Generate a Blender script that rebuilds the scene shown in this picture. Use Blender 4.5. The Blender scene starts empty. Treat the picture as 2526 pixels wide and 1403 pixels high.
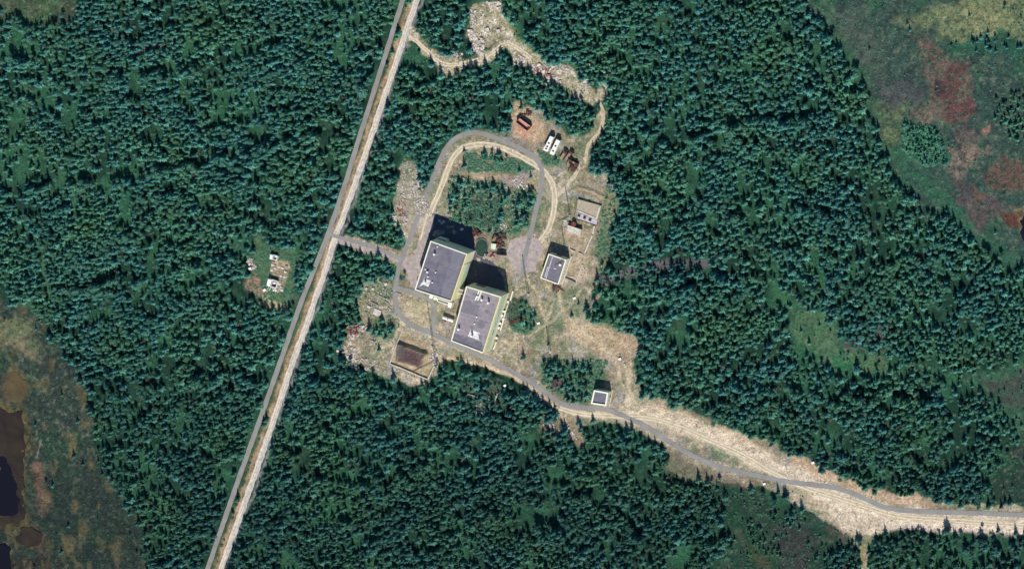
import bpy, math, random
import numpy as np
from mathutils import Vector, Matrix
random.seed(7); rng = np.random.default_rng(11)
scene = bpy.context.scene
COL = scene.collection

# ------------------------------------------------------------------ camera
TILT = math.radians(20.0)
DIST = 3500.0
AX, AY = 0.897, 0.442                      # azimuth towards which the camera leans off the vertical
cpos = Vector((math.sin(TILT)*AX, math.sin(TILT)*AY, math.cos(TILT))).normalized()*DIST
fwd = (-cpos).normalized()
upv = (Vector((0, 1, 0)) - fwd*fwd.dot(Vector((0, 1, 0)))).normalized()
rgt = fwd.cross(upv).normalized()
M = Matrix((rgt, upv, -fwd)).transposed().to_4x4(); M.translation = cpos
cam = bpy.data.objects.new('camera', bpy.data.cameras.new('camera'))
COL.objects.link(cam); cam.matrix_world = M
HW = 2526*0.25/2                           # the photograph spans about 630 m
TAN = HW/DIST
cam.data.sensor_fit = 'HORIZONTAL'; cam.data.sensor_width = 36
cam.data.lens = 36/(2*TAN); cam.data.clip_start = 50; cam.data.clip_end = 20000
scene.camera = cam
W0, H0 = 2526.0, 1403.0
KY = (568/1024)*(W0/H0)

def G(u, v, z=0.0):
    """survey position (u, v) of the photograph -> world x, y at height z"""
    u = np.asarray(u, float); v = np.asarray(v, float)
    a = (u/W0-.5)*2*TAN; b = -(v/H0-.5)*2*TAN*(568/1024)
    d = [fwd[i]+a*rgt[i]+b*upv[i] for i in range(3)]
    t = (z-cpos[2])/d[2]
    return cpos[0]+d[0]*t, cpos[1]+d[1]*t
def P(x, y, z=0.0):
    dx, dy, dz = x-cpos[0], y-cpos[1], z-cpos[2]
    f = dx*fwd[0]+dy*fwd[1]+dz*fwd[2]
    a = (dx*rgt[0]+dy*rgt[1]+dz*rgt[2])/f; b = (dx*upv[0]+dy*upv[1]+dz*upv[2])/f
    return (a/(2*TAN)+.5)*W0, (.5-b/(2*TAN*(568/1024)))*H0
def g(u, v, z=0.0):
    x, y = G(u, v, z); return float(x), float(y)
def Z(ox, oy, s, pts):
    return [(ox+a/s, oy+b/s) for a, b in pts]

# ------------------------------------------------------------------ light
SUN_EL = math.radians(48)
sx, sy = g(1263-8.7, 701.5-59); ox, oy = g(1263, 701.5)
shd = Vector((sx-ox, sy-oy)).normalized()
sun_dir = Vector((-shd.x*math.cos(SUN_EL), -shd.y*math.cos(SUN_EL), math.sin(SUN_EL)))
sd = bpy.data.lights.new('sun', 'SUN'); sd.energy = 4.5; sd.angle = math.radians(.53); sd.color = (1, .985, .96)
so = bpy.data.objects.new('sun', sd); COL.objects.link(so)
so.rotation_euler = sun_dir.to_track_quat('Z', 'Y').to_euler(); so.location = (0, 0, 300)
world = bpy.data.worlds.new('World'); scene.world = world; world.use_nodes = True
wn = world.node_tree; bg = wn.nodes['Background']
sky = wn.nodes.new('ShaderNodeTexSky'); sky.sky_type = 'NISHITA'; sky.sun_disc = False
sky.sun_elevation = SUN_EL; sky.sun_rotation = math.atan2(sun_dir.x, sun_dir.y)
sky.air_density = 1.0; sky.dust_density = .3; sky.ozone_density = 10.0
wn.links.new(sky.outputs[0], bg.inputs[0]); bg.inputs[1].default_value = .1
scene.view_settings.view_transform = 'Standard'; scene.view_settings.look = 'None'
scene.view_settings.exposure = 0.32; scene.view_settings.gamma = 1.0
scene.view_settings.use_curve_mapping = False
scene.cycles.max_bounces = 5

# ------------------------------------------------------------------ noise and masks (numpy)
def vnoise(x, y, seed=0):
    r = np.random.default_rng(seed).random((256, 256))
    xi = np.floor(x).astype(int); yi = np.floor(y).astype(int)
    fx = x-xi; fy = y-yi; fx = fx*fx*(3-2*fx); fy = fy*fy*(3-2*fy)
    a = r[xi & 255, yi & 255]; b = r[(xi+1) & 255, yi & 255]; c = r[xi & 255, (yi+1) & 255]; d = r[(xi+1) & 255, (yi+1) & 255]
    return (a*(1-fx)+b*fx)*(1-fy)+(c*(1-fx)+d*fx)*fy
def fbm(u, v, size, seed=0, octv=4):
    """value noise, feature size in survey units, about 0..1"""
    s = 0; w = 0; a = 1.0
    for i in range(octv):
        s = s+a*vnoise(u/size*2**i+17.3*i+500, v/size*2**i+9.1*i+500, seed+i); w += a; a *= .55
    return s/w
def sdf_poly(u, v, poly):
    poly = np.array(poly, float); n = len(poly)
    d2 = np.full(u.shape, 1e12); inside = np.zeros(u.shape, bool)
    for i in range(n):
        x0, y0 = poly[i]; x1, y1 = poly[(i+1) % n]
        ex, ey = x1-x0, y1-y0; L = ex*ex+ey*ey+1e-9
        t = np.clip(((u-x0)*ex+(v-y0)*ey)/L, 0, 1)
        dx = u-x0-t*ex; dy = v-y0-t*ey; d2 = np.minimum(d2, dx*dx+dy*dy)
        c = (y0 > v) != (y1 > v)
        with np.errstate(divide='ignore', invalid='ignore'):
            xx = (x1-x0)*(v-y0)/(y1-y0+1e-12)+x0
        inside ^= c & (u < xx)
    d = np.sqrt(d2); return np.where(inside, -d, d)
def sdf_line(u, v, line):
    line = np.array(line, float); d2 = np.full(u.shape, 1e12)
    for i in range(len(line)-1):
        x0, y0 = line[i]; x1, y1 = line[i+1]; ex, ey = x1-x0, y1-y0
        t = np.clip(((u-x0)*ex+(v-y0)*ey)/(ex*ex+ey*ey+1e-9), 0, 1)
        d2 = np.minimum(d2, (u-x0-t*ex)**2+(v-y0-t*ey)**2)
    return np.sqrt(d2)
class Field:
    """masks over a set of survey points, evaluated only near each shape"""
    def __init__(s, u, v):
        s.u, s.v = u, v
        s.w1 = (fbm(u, v, 26, 3)-.5)*2; s.w2 = (fbm(u, v, 26, 13)-.5)*2
        s.uw = u+s.w1*14; s.vw = v+s.w2*14
    def _near(s, pts, m):
        p = np.array(pts); return (s.u > p[:, 0].min()-m) & (s.u < p[:, 0].max()+m) & (s.v > p[:, 1].min()-m) & (s.v < p[:, 1].max()+m)
    def poly(s, pts, soft=4, warp=1.0, grow=0):
        k = s._near(pts, 30+soft*2+abs(grow)); o = np.zeros(s.u.shape)
        u = s.u[k]+s.w1[k]*14*warp; v = s.v[k]+s.w2[k]*14*warp
        d = sdf_poly(u, v, pts)-grow
        o[k] = np.clip(.5-d/(2*soft), 0, 1); return o
    def line(s, pts, w, soft=2, warp=.25):
        k = s._near(pts, w+soft+30); o = np.zeros(s.u.shape)
        u = s.u[k]+s.w1[k]*14*warp; v = s.v[k]+s.w2[k]*14*warp
        d = sdf_line(u, v, pts)-w/2
        o[k] = np.clip(.5-d/(2*soft), 0, 1); return o
def srgb(r, g_, b, f=.92):
    c = np.array([r, g_, b])/255.0
    return np.where(c <= .04045, c/12.92, ((c+.055)/1.055)**2.4)*f

# ------------------------------------------------------------------ survey: lines and areas read off the photograph
GREY_W = [(1003, -30), (993, 0), (886.6, 337), (848, 470), (810, 577), (760, 725), (747.7, 731), (723.6, 799), (650, 1010), (585, 1190), (512, 1403), (500, 1440)]
GREY_W = [(1003, -30), (993, 0), (940, 170), (886.6, 337), (848, 465), (810, 577), (779, 655), (747.7, 731), (723.6, 799), (650, 1010), (585, 1190), (512, 1403), (500, 1440)]
GREY_DRIVE = [(810, 577), (850, 589), (915, 608), (950, 620), (988, 640)]
GREY_LOOP = [(1289, 682), (1292, 655), (1299, 614), (1313.5, 557), (1326, 500), (1335.8, 469.5), (1338.5, 433.8), (1335.8, 412.4), (1323.4, 392.8), (1302, 375), (1259, 353.6), (1225, 341), (1196, 330), (1167.4, 325.5), (1138, 332.7), (1111.6, 349.3), (1093, 376), (1078, 412), (1064, 450.6), (1049.6, 485.7), (1026.8, 543.6), (1012, 587), (988, 642), (977, 694), (974, 742), (982.8, 773.7), (1008.5, 799), (1031, 810.7), (1065.5, 820.7), (1114, 847.8), (1173.8, 873.4), (1212, 889), (1262.7, 915.8), (1325.5, 953.5), (1363, 981.7), (1394.5, 1000.5), (1419.6, 1005), (1476, 1006), (1513.7, 1016), (1554.5, 1032), (1606, 1057.5), (1648, 1088), (1701.5, 1120.6), (1751, 1143.6), (1789.5, 1157), (1885, 1176), (1942.4, 1189.5), (2049.5, 1200), (2087.7, 1210.5), (2133.6, 1229.6), (2172, 1248.7), (2210, 1257.5), (2267.5, 1262), (2401, 1265), (2526, 1270.5), (2570, 1272)]
GREY_BRANCH = [(975, 708), (995, 714), (1017, 719.5), (1054, 736.6), (1069.7, 751), (1073.5, 771), (1070, 795), (1065.5, 819)]
GRAVEL = [(1035, -30), (1028, 0), (1012.6, 43.6), (993, 101.8), (964, 194), (932.7, 281), (915.7, 339), (880, 440), (845, 540), (822.8, 595.6), (798.7, 680.8), (778.3, 732.7), (758, 799.4), (722, 890), (700, 960), (653, 1100), (607, 1230), (545, 1403), (532, 1440)]
TRACK_LOOP = [(1327, 601), (1341.7, 584.7), (1356.3, 560.5), (1366, 524), (1369.6, 485.4), (1363.6, 451.5), (1348.3, 428), (1327, 410), (1291, 389), (1255.6, 371.5), (1229.4, 360), (1188, 354.4), (1157, 358.6), (1136.4, 366.8), (1119.8, 384.4), (1105.4, 413), (1093, 450.6), (1076.4, 490), (1064, 516.7), (1052, 550), (1042, 590), (1033, 630)]
TRACK_NE = [(1369, 492), (1380, 478), (1398, 460.6), (1416, 435), (1430, 412), (1444.5, 395), (1448, 362.6), (1466, 341), (1483.7, 316), (1488, 291), (1486, 262), (1470, 240)]
DRIVE = [(822, 592), (850, 597), (915, 613), (950, 625), (990, 643), (1010, 655)]
SAND = [(1380, 1006), (1430, 1022), (1490, 1024), (1560, 1029), (1606, 1031), (1675, 1052), (1743.6, 1082), (1805, 1109), (1850.6, 1132), (1900, 1165), (1980.7, 1201), (2057, 1224), (2133.6, 1248.7), (2210, 1273.6), (2286.6, 1279), (2401, 1287), (2526, 1296.5), (2570, 1299)]
NTRACK = Z(1000, 0, 4.51, [(40, 430), (110, 440), (190, 520), (280, 600), (370, 690), (470, 725), (600, 715), (760, 680), (900, 630), (1000, 560), (1080, 490), (1170, 480), (1290, 560), (1400, 650)])
PLAZA = [(1251, 602), (1269, 587), (1293, 581), (1320, 587), (1337, 599), (1339, 621), (1333, 640), (1327, 652.6), (1317.5, 669.5), (1300.6, 673), (1280, 668), (1266.6, 662), (1257, 650), (1251, 625)]
APRON = [(1056, 534), (1071, 526), (1066, 560), (1050, 600), (1044, 628), (1030, 690), (1025, 711), (1011, 711), (1014, 685), (994, 668), (988, 648), (1003, 637), (1025.6, 622), (1042.7, 580)]
CLEAR = [(900, 695), (885, 740), (895, 785), (865, 800), (848, 850), (850, 885), (905, 905), (965, 935), (1010, 945), (1050, 950), (1075, 925), (1088, 889), (1130, 893), (1200, 905), (1270, 935), (1340, 975), (1375, 1010), (1395, 1045), (1410, 1075), (1430, 1090), (1440, 1050), (1500, 1035), (1530, 1045), (1590, 1070), (1640, 1095), (1650, 1160), (1700, 1185), (1790, 1190), (1880, 1200), (1950, 1230), (2030, 1280), (2090, 1320), (2118, 1350), (2125, 1420), (2145, 1420), (2135, 1350), (2170, 1310), (2220, 1300), (2526, 1312), (2600, 1312), (2600, 1245), (2526, 1248), (2440, 1245), (2340, 1240), (2240, 1218), (2160, 1212), (2100, 1190), (2040, 1160), (1990, 1130), (1930, 1115), (1890, 1085), (1830, 1075), (1760, 1040), (1690, 1005), (1640, 985), (1590, 975), (1570, 930), (1560, 890), (1585, 855), (1560, 825), (1500, 800), (1455, 795), (1440, 775), (1450, 735), (1475, 695), (1495, 650), (1505, 600), (1508, 555), (1525, 515), (1515, 460), (1490, 430), (1450, 412), (1455, 370), (1480, 330), (1500, 285), (1490, 265), (1470, 290), (1455, 325), (1435, 340), (1400, 330), (1360, 300), (1325, 265), (1285, 250), (1262, 275), (1258, 330), (1240, 330), (1170, 322), (1125, 335), (1095, 365), (1080, 400), (1060, 450), (1045, 475), (1033, 440), (1020, 400), (1000, 390), (985, 430), (975, 480), (965, 540), (985, 580), (1005, 600), (990, 620), (950, 606), (850, 580), (850, 602), (930, 632), (985, 655), (1000, 690), (950, 690)]
NCLEAR = Z(1000, 0, 4.51, [(730, 110), (850, 40), (1000, 20), (1060, 150), (1120, 250), (1180, 400), (1250, 470), (1500, 640), (1620, 750), (1750, 740), (1850, 790), (1930, 920), (2050, 1020), (2130, 1060), (2190, 1000), (2230, 1010), (2200, 1080), (2060, 1160), (1950, 1080), (1800, 960), (1650, 860), (1500, 800), (1350, 720), (1200, 600), (1150, 500), (1080, 510), (1000, 600), (900, 680), (700, 740), (560, 780), (480, 840), (380, 780), (340, 680), (250, 600), (130, 450), (30, 470), (0, 500), (60, 330), (130, 380), (300, 560), (400, 640), (550, 700), (750, 670), (950, 560), (1020, 490), (870, 520), (780, 490), (700, 400), (750, 300)])
WCLEAR = Z(580, 540, 5.396, [(240, 260), (350, 200), (470, 400), (700, 380), (820, 440), (860, 560), (780, 700), (760, 1000), (860, 1050), (850, 1090), (660, 1090), (650, 1180), (500, 1150), (330, 1090), (130, 970), (150, 880), (260, 720), (160, 660), (200, 540), (290, 440)])
MARSH_NE = [(1975, -250), (1975, 0), (2030, 60), (2080, 120), (2130, 200), (2150, 260), (2155, 330), (2190, 380), (2200, 440), (2260, 500), (2330, 530), (2390, 575), (2440, 610), (2526, 660), (2800, 800), (2800, -250)]
MARSH_E = Z(1840, 620, 2.9227, [(200, 230), (280, 300), (420, 380), (560, 430), (640, 560), (700, 720), (1000, 730), (1200, 860), (1500, 870), (1900, 850), (2005, 760), (2600, 500), (2600, 1700), (2005, 1330), (1880, 1160), (1720, 1040), (1500, 940), (1100, 870), (700, 850), (500, 790), (380, 740), (320, 600), (280, 450)])
MARSH_SE = [(2526, 960), (2700, 900), (2700, 1245), (2526, 1240), (2432, 1236), (2436, 1190), (2470, 1150), (2500, 1100), (2526, 1060)]
MARSH_S = Z(1560, 960, 2.6149, [(600, 660), (700, 640), (850, 690), (1000, 790), (1180, 850), (1330, 890), (1400, 960), (1330, 1040), (1260, 1100), (1250, 1400), (480, 1400), (500, 1100), (640, 1010), (600, 850), (560, 740)])
MARSH_SW = [(-300, 700), (0, 745), (60, 760), (110, 795), (130, 850), (185, 905), (205, 950), (225, 1010), (235, 1090), (260, 1170), (300, 1230), (345, 1290), (362, 1403), (370, 1600), (-300, 1600)]
MEADOW_NW = [(-300, -250), (215, -250), (200, 0), (190, 45), (130, 60), (95, 70), (60, 40), (-300, 40)]
RES_W = Z(820, 660, 4.525, [(745, 850), (1055, 965), (975, 1115), (735, 1035)])      # mound of the western reservoir
RES_W_OUT = Z(820, 660, 4.525, [(770, 690), (1120, 880), (1165, 1040), (1062, 1250), (640, 1072)])
RES_E = Z(1320, 440, 8.77, [(925, 450), (1425, 590), (1340, 890), (895, 705)])
THICKETS = [  # outline, density
    ([(1125, 445), (1200, 440), (1250, 462), (1262, 490), (1262, 530), (1245, 565), (1230, 580), (1205, 590), (1192, 565), (1160, 556), (1118, 540), (1102, 520), (1110, 470)], .5),
    ([(1275, 485), (1300, 468), (1325, 478), (1322, 530), (1312, 560), (1285, 565), (1272, 545)], .8),
    ([(1190, 375), (1240, 378), (1262, 392), (1225, 400), (1185, 395)], .8),
    ([(915, 790), (950, 785), (970, 805), (965, 830), (930, 832), (915, 815)], .8),
    ([(1287, 740), (1310, 745), (1322, 775), (1318, 815), (1290, 822), (1272, 810), (1290, 785)], .6),
    ([(1340, 900), (1370, 888), (1400, 905), (1455, 895), (1475, 925), (1450, 945), (1448, 965), (1448, 1000), (1410, 1000), (1385, 980), (1380, 945), (1345, 925)], .7),
    ([(1430, 1045), (1470, 1035), (1505, 1045), (1505, 1085), (1480, 1100), (1440, 1100)], .8),
    ([(1325, 372), (1345, 385), (1380, 395), (1375, 402), (1335, 400)], .5),
    ([(968, 548), (992, 552), (1000, 585), (975, 580)], .7),
    ([(1150, 398), (1180, 405), (1160, 420), (1140, 415)], .35),
]

def painted(u, v):
    """base colour of the ground at survey points"""
    F = Field(u, v)
    n1 = fbm(u, v, 60, 21); n2 = fbm(u, v, 18, 31); n3 = fbm(u, v, 7, 41, 3); nb = fbm(u, v, 160, 51)
    c = np.zeros(u.shape+(3,)); c[:] = srgb(32, 60, 46)
    def mix(m, col):
        nonlocal c
        c = c*(1-m[..., None])+np.asarray(col)*m[..., None]
    S = lambda x, a, b: np.clip((x-a)/(b-a), 0, 1)
    mix(S(n1, .4, .65)*.8, srgb(52, 96, 66)); mix(S(n2, .6, .78)*.4, srgb(66, 76, 50))
    # bogs
    for poly, base in ((MARSH_NE, (56, 78, 66)), (MARSH_E, (54, 96, 68)), (MARSH_SE, (42, 62, 50)), (MARSH_S, (42, 78, 56)), (MARSH_SW, (50, 62, 52)), (MEADOW_NW, (70, 80, 58))):
        m = F.poly(poly, 12, 1.8); mix(m, srgb(*base))
        mix(m*S(n1, .5, .72)*.7, srgb(base[0]*.85, base[1]*1.16, base[2]*.95)); mix(m*S(n2, .58, .78)*.5, srgb(88, 98, 74)); mix(m*S(fbm(u, v, 40, 77), .55, .7)*.5, srgb(50, 58, 56))
        mix(m*S(n3, .62, .8)*.5, srgb(120, 118, 92))
    R = lambda pts: Z(1960, 0, 2.1926, pts)
    def patch(pts, col, a=.9, soft=8, warp=1.6, brk=0):
        m = F.poly(pts, soft, warp)*a
        brk = brk or .24
        m = m*S(n3*.45+n2*.3+n1*.25, brk, brk+.22)
        mix(m, srgb(*col))
    patch(R([(540, 120), (720, 60), (860, 0), (1400, -100), (1400, 220), (1100, 200), (900, 230), (800, 210), (780, 130), (600, 160)]), (122, 128, 86), .85, 14)
    patch(R([(900, 30), (1150, 20), (1180, 90), (1060, 180), (950, 140)]), (150, 140, 98), .6, 14, 2, .42)
    patch(R([(830, 230), (960, 190), (1150, 180), (1241, 250), (1240, 290), (1000, 290), (860, 280)]), (42, 84, 62), .9, 8)
    patch(R([(620, 200), (700, 195), (760, 230), (800, 320), (940, 320), (950, 500), (990, 600), (940, 660), (780, 650), (720, 600), (715, 450), (700, 330)]), (108, 90, 76), .8, 6)
    patch(R([(830, 340), (940, 330), (945, 400), (870, 420), (900, 530), (980, 560), (970, 640), (840, 650), (800, 560), (740, 520), (770, 450), (840, 420)]), (94, 62, 58), .8, 7)
    patch(R([(760, 460), (820, 450), (830, 520), (760, 530)]), (52, 42, 50), .8, 6)
    patch(R([(610, 590), (700, 580), (760, 660), (680, 665)]), (120, 100, 84), .7, 6)
    patch(R([(810, 830), (870, 780), (1000, 780), (1070, 850), (960, 880), (900, 960), (850, 930)]), (132, 108, 92), .75, 7, 2, .3)
    patch(R([(985, 680), (1040, 690), (1040, 730), (1000, 720)]), (150, 110, 92), .8, 5)
    patch(R([(850, 680), (960, 680), (1010, 760), (880, 790)]), (104, 84, 78), .7, 9)
    patch(R([(1040, 950), (1130, 860), (1241, 880), (1330, 900), (1300, 1040), (1180, 1030), (1060, 1020)]), (112, 80, 66), .75, 7)
    patch(R([(840, 950), (940, 980), (1100, 1080), (1150, 1130), (1050, 1200), (960, 1240), (900, 1100)]), (92, 76, 74), .8, 8, 2)
    patch(R([(975, 1010), (1010, 1020), (1030, 1080), (990, 1080)]), (112, 86, 62), .7, 4)
    patch(R([(1110, 1150), (1180, 1155), (1240, 1140), (1240, 1230), (1150, 1230)]), (98, 56, 42), .85, 4, .6)
    patch(R([(1160, 1120), (1300, 1120), (1300, 1240), (1215, 1250), (1200, 1180)]), (130, 108, 78), .7, 5, .8)
    patch(R([(440, 560), (580, 560), (620, 660), (560, 780), (480, 750)]), (112, 122, 78), .55, 14)
    patch(R([(590, 680), (760, 690), (820, 850), (700, 900), (600, 850)]), (44, 98, 66), .8, 12)
    patch(R([(150, 60), (330, 50), (500, 250), (470, 420), (330, 320)]), (78, 88, 74), .8, 14)
    patch(R([(440, 440), (700, 450), (690, 560), (500, 590)]), (78, 76, 74), .8, 10)
    L = lambda pts: Z(0, 740, 2.1165, pts)
    patch(L([(-100, 60), (150, 100), (230, 250), (150, 300), (60, 230), (-100, 200)]), (112, 116, 80), .7, 14, 2)
    patch(L([(0, 190), (130, 210), (220, 320), (160, 310), (60, 260), (0, 250)]), (140, 120, 92), .6, 9, 2, .35)
    patch(L([(340, 680), (390, 700), (400, 820), (360, 830)]), (116, 108, 78), .7, 5)
    patch(L([(160, 860), (240, 850), (230, 950), (270, 1060), (240, 1130), (190, 1080), (180, 960)]), (132, 100, 80), .8, 6, 1.2)
    patch(L([(320, 1200), (400, 1260), (370, 1330), (440, 1403), (400, 1403), (330, 1300)]), (130, 112, 74), .8, 4, .8)
    patch(L([(150, 1180), (260, 1200), (240, 1330), (170, 1300)]), (100, 72, 66), .7, 9)
    patch(L([(-200, 540), (0, 540), (70, 590), (110, 540), (140, 590), (158, 720), (140, 860), (126, 960), (148, 1060), (145, 1150), (110, 1200), (-200, 1200)]), (104, 90, 54), .8, 9, 1.4)
    patch(L([(15, 380), (90, 350), (150, 430), (150, 520), (70, 550), (10, 510)]), (104, 88, 60), .6, 9, 1.4)
    patch(L([(100, 1170), (190, 1160), (230, 1230), (210, 1310), (110, 1300), (70, 1240)]), (104, 88, 56), .6, 6, .8)
    patch(L([(-100, 1380), (250, 1340), (330, 1420), (-100, 1500)]), (70, 42, 40), .6, 8, 1)
    patch(L([(200, 730), (215, 790), (225, 810), (195, 800)]), (150, 140, 112), .7, 2)
    E = lambda pts: Z(1840, 620, 2.9227, pts)
    patch(E([(320, 420), (560, 440), (650, 580), (700, 700), (560, 740), (420, 700), (330, 580)]), (92, 112, 76), .55, 12)
    patch(E([(900, 560), (1000, 480), (1100, 520), (1100, 600), (960, 640)]), (98, 88, 86), .8, 6)
    patch(E([(700, 700), (800, 640), (860, 700), (760, 740)]), (92, 68, 74), .8, 6)
    patch(E([(720, 760), (1000, 740), (1100, 850), (760, 840)]), (84, 104, 70), .7, 8)
    patch(E([(1700, 950), (2005, 850), (2300, 900), (2300, 1250), (1900, 1150)]), (64, 66, 58), .8, 12)
    patch(E([(150, 170), (260, 220), (340, 430), (240, 400)]), (62, 104, 66), .8, 8)
    Q = lambda pts: Z(1560, 960, 2.6149, pts)
    patch(Q([(640, 900), (740, 950), (900, 1100), (920, 1160), (820, 1160), (700, 1000)]), (92, 96, 62), .6, 6)
    patch(Q([(820, 1040), (920, 1158), (840, 1158)]), (104, 76, 64), .7, 5)
    patch(Q([(900, 880), (1100, 850), (1180, 960), (1150, 1158), (960, 1158), (900, 1000)]), (76, 68, 66), .75, 12, 1.5)
    patch(Q([(1240, 900), (1330, 880), (1420, 960), (1330, 1000)]), (112, 92, 82), .7, 8)
    for poly in (MARSH_SW, MARSH_S): mix(F.poly(poly, 14, 1.4)*S(v+60*(n1-.5), 1050, 1250)*.5, srgb(34, 44, 38))
    mix(F.poly(R([(440, 760), (520, 760), (640, 900), (830, 1060), (960, 1230), (1241, 1400), (1300, 1500), (900, 1250), (640, 1000)]), 12, 1.5)*.5, srgb(48, 104, 70))
    mix(F.poly(R([(100, 0), (200, 20), (300, 250), (400, 400), (440, 640), (380, 560), (250, 300)]), 10, 1.5)*.45, srgb(60, 96, 66))
    mix(F.poly(MARSH_NE, 12, 1.8)*S(fbm(u, v, 9, 501, 4), .56, .68)*.5, srgb(34, 52, 44)); mix(F.poly(MARSH_SW, 12, 1.8)*S(fbm(u, v, 9, 502, 4), .56, .68)*.5, srgb(30, 38, 32))
    mix(F.poly(MARSH_SW, 12, 1.8)*S(fbm(u*1.8, v*.8, 40, 503, 4), .6, .7)*.45, srgb(108, 96, 62))
    # forest tracks and rides
    mix(F.line([(1495, 692), (1540, 676), (1600, 662), (1660, 652), (1740, 650)], 24, 6, .6)*.9, srgb(104, 96, 96))
    mix(F.line([(95, 590), (115, 700), (125, 745), (180, 745)], 8, 5)*.6, srgb(80, 110, 70))
    mix(F.line([(330, 130), (430, 100), (445, 92)], 8, 4, .8)*.8, srgb(128, 100, 96))
    # verge of the straight roads
    off = [(a-15, b) for a, b in GRAVEL]
    mix(F.line(off, 24, 7, .7)*.8, srgb(84, 96, 62)); mix(F.line([(a-12, b) for a, b in GRAVEL], 11, 3, .5)*(.6+.4*S(n2, .3, .6)), srgb(172, 142, 108))
    mix(F.line([(a+11, b) for a, b in GRAVEL], 7, 3, .8)*.7, srgb(150, 142, 138))
    # the compound
    mc = F.poly(CLEAR, 4, .8)
    mix(mc, srgb(162, 146, 114))
    mix(mc*S(n2, .42, .62)*.55, srgb(186, 166, 134)); mix(mc*S(n1, .5, .66)*.5, srgb(124, 126, 88)); mix(mc*S(n3, .56, .7)*.5, srgb(118, 112, 78))
    mix(mc*S(fbm(u, v, 11, 91), .62, .74)*.6, srgb(92, 92, 66))
    nf = fbm(u, v, 5, 171, 3); nq = fbm(u, v, 95, 181, 3)
    mix(mc*S(nq, .46, .6)*.55, srgb(206, 186, 156)); mix(mc*S(nf, .57, .7)*.5, srgb(218, 202, 174)); mix(mc*S(nf, .42, .3)*.5, srgb(104, 98, 72))
    for ln in ([(860, 880), (900, 855), (960, 850), (985, 800)], [(930, 905), (985, 925), (1040, 945)], [(1100, 880), (1160, 890), (1230, 915), (1300, 950), (1360, 1000)], [(1210, 840), (1260, 870), (1330, 930), (1400, 975)], [(1290, 850), (1330, 860), (1420, 865), (1500, 890)],
               [(1340, 730), (1390, 745), (1440, 735)], [(1345, 745), (1400, 790), (1470, 820), (1545, 850)], [(1460, 700), (1452, 760), (1460, 800)], [(1490, 560), (1475, 640), (1450, 720)], [(1375, 430), (1400, 410), (1440, 395)], [(1265, 330), (1320, 345), (1350, 390)], [(1500, 470), (1512, 520), (1495, 590)],
               [(1003, 760), (1001, 790)], [(1015, 750), (1012, 800), (1050, 812)], [(1110, 830), (1125, 790)]):
        for d_ in (-3.5, 3.5): mix(F.line([(a+d_*.6, b+d_) for a, b in ln], 2.2, 1.6, .2)*.6, srgb(216, 198, 166))
        mix(F.line(ln, 2, 2, .5)*.3, srgb(110, 100, 74))
    mix(mc*S(fbm(u, v, 30, 191, 4), .5, .6)*.45, srgb(124, 128, 92)); mix(mc*S(fbm(u, v, 16, 195, 3), .55, .66)*.55, srgb(94, 112, 78)); mix(mc*S(fbm(u, v, 38, 197, 3), .56, .64)*.5, srgb(142, 122, 98)); mix(mc*S(fbm(u, v, 24, 198, 3), .6, .68)*.45, srgb(150, 146, 140))
    # greener parts of the compound
    for pts, a in (([(1120, 420), (1330, 470), (1330, 570), (1230, 590), (1110, 540)], .75), ([(1150, 380), (1300, 395), (1320, 425), (1200, 425), (1140, 415)], .7),
                   ([(1500, 440), (1525, 500), (1500, 640), (1475, 660), (1465, 620), (1480, 560), (1490, 500)], .8), ([(1330, 890), (1480, 890), (1500, 925), (1450, 1000), (1390, 990), (1340, 940)], .9),
                   ([(1360, 715), (1440, 700), (1440, 790), (1400, 800), (1370, 830), (1330, 870), (1310, 850), (1350, 790)], .55), ([(1245, 740), (1290, 735), (1320, 760), (1320, 825), (1270, 820)], .7),
                   ([(1440, 1040), (1500, 1040), (1510, 1085), (1440, 1095)], .85), ([(1340, 370), (1410, 380), (1380, 410), (1330, 400)], .7),
                   ([(985, 400), (1035, 440), (1040, 500), (1010, 560), (970, 560)], .45), ([(905, 690), (985, 690), (960, 740), (900, 760)], .4), ([(910, 785), (975, 790), (975, 835), (920, 835)], .85),
                   ([(1080, 450), (1105, 455), (1100, 540), (1078, 540)], .5), ([(1480, 330), (1450, 400), (1400, 360), (1420, 335)], .4), ([(1640, 985), (1760, 1040), (1740, 1060), (1650, 1020)], .75),
                   ([(1740, 1095), (1830, 1120), (1830, 1140), (1760, 1130)], .8), ([(1880, 1145), (1940, 1170), (1950, 1185), (1890, 1170)], .75), ([(1640, 1120), (1760, 1165), (1790, 1190), (1660, 1180)], .6)):
        mix(F.poly(pts, 8, 1.2)*min(1, a*1.15)*mc*(.65+.35*S(n3, .35, .6)), srgb(78, 104, 70))
    mix(F.poly([(1140, 425), (1330, 440), (1335, 470), (1290, 455), (1200, 440), (1140, 436)], 5, 1)*.8, srgb(166, 146, 112))
    mix(F.poly([(1150, 500), (1230, 500), (1235, 570), (1190, 560), (1150, 550)], 8, 1.4)*.7*S(n3, .3, .55), srgb(124, 112, 92))
    mix(F.line([(1268, 475), (1270, 540)], 12, 4, .4)*.7, srgb(150, 140, 110))
    mix(F.poly([(1240, 445), (1290, 425), (1300, 460), (1250, 470)], 6, 1.5)*.6, srgb(160, 138, 132))
    mix(F.poly([(1385, 560), (1470, 560), (1440, 690), (1400, 690), (1400, 620)], 5, .5)*.6, srgb(178, 156, 124))
    mix(F.poly([(1000, 745), (1060, 745), (1065, 810), (1030, 808), (990, 780)], 5, .5)*.75, srgb(182, 166, 130))
    mix(F.poly([(1270, 250), (1310, 270), (1350, 330), (1330, 360), (1270, 330), (1262, 290)], 6, 1)*.7, srgb(190, 160, 122))
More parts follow.
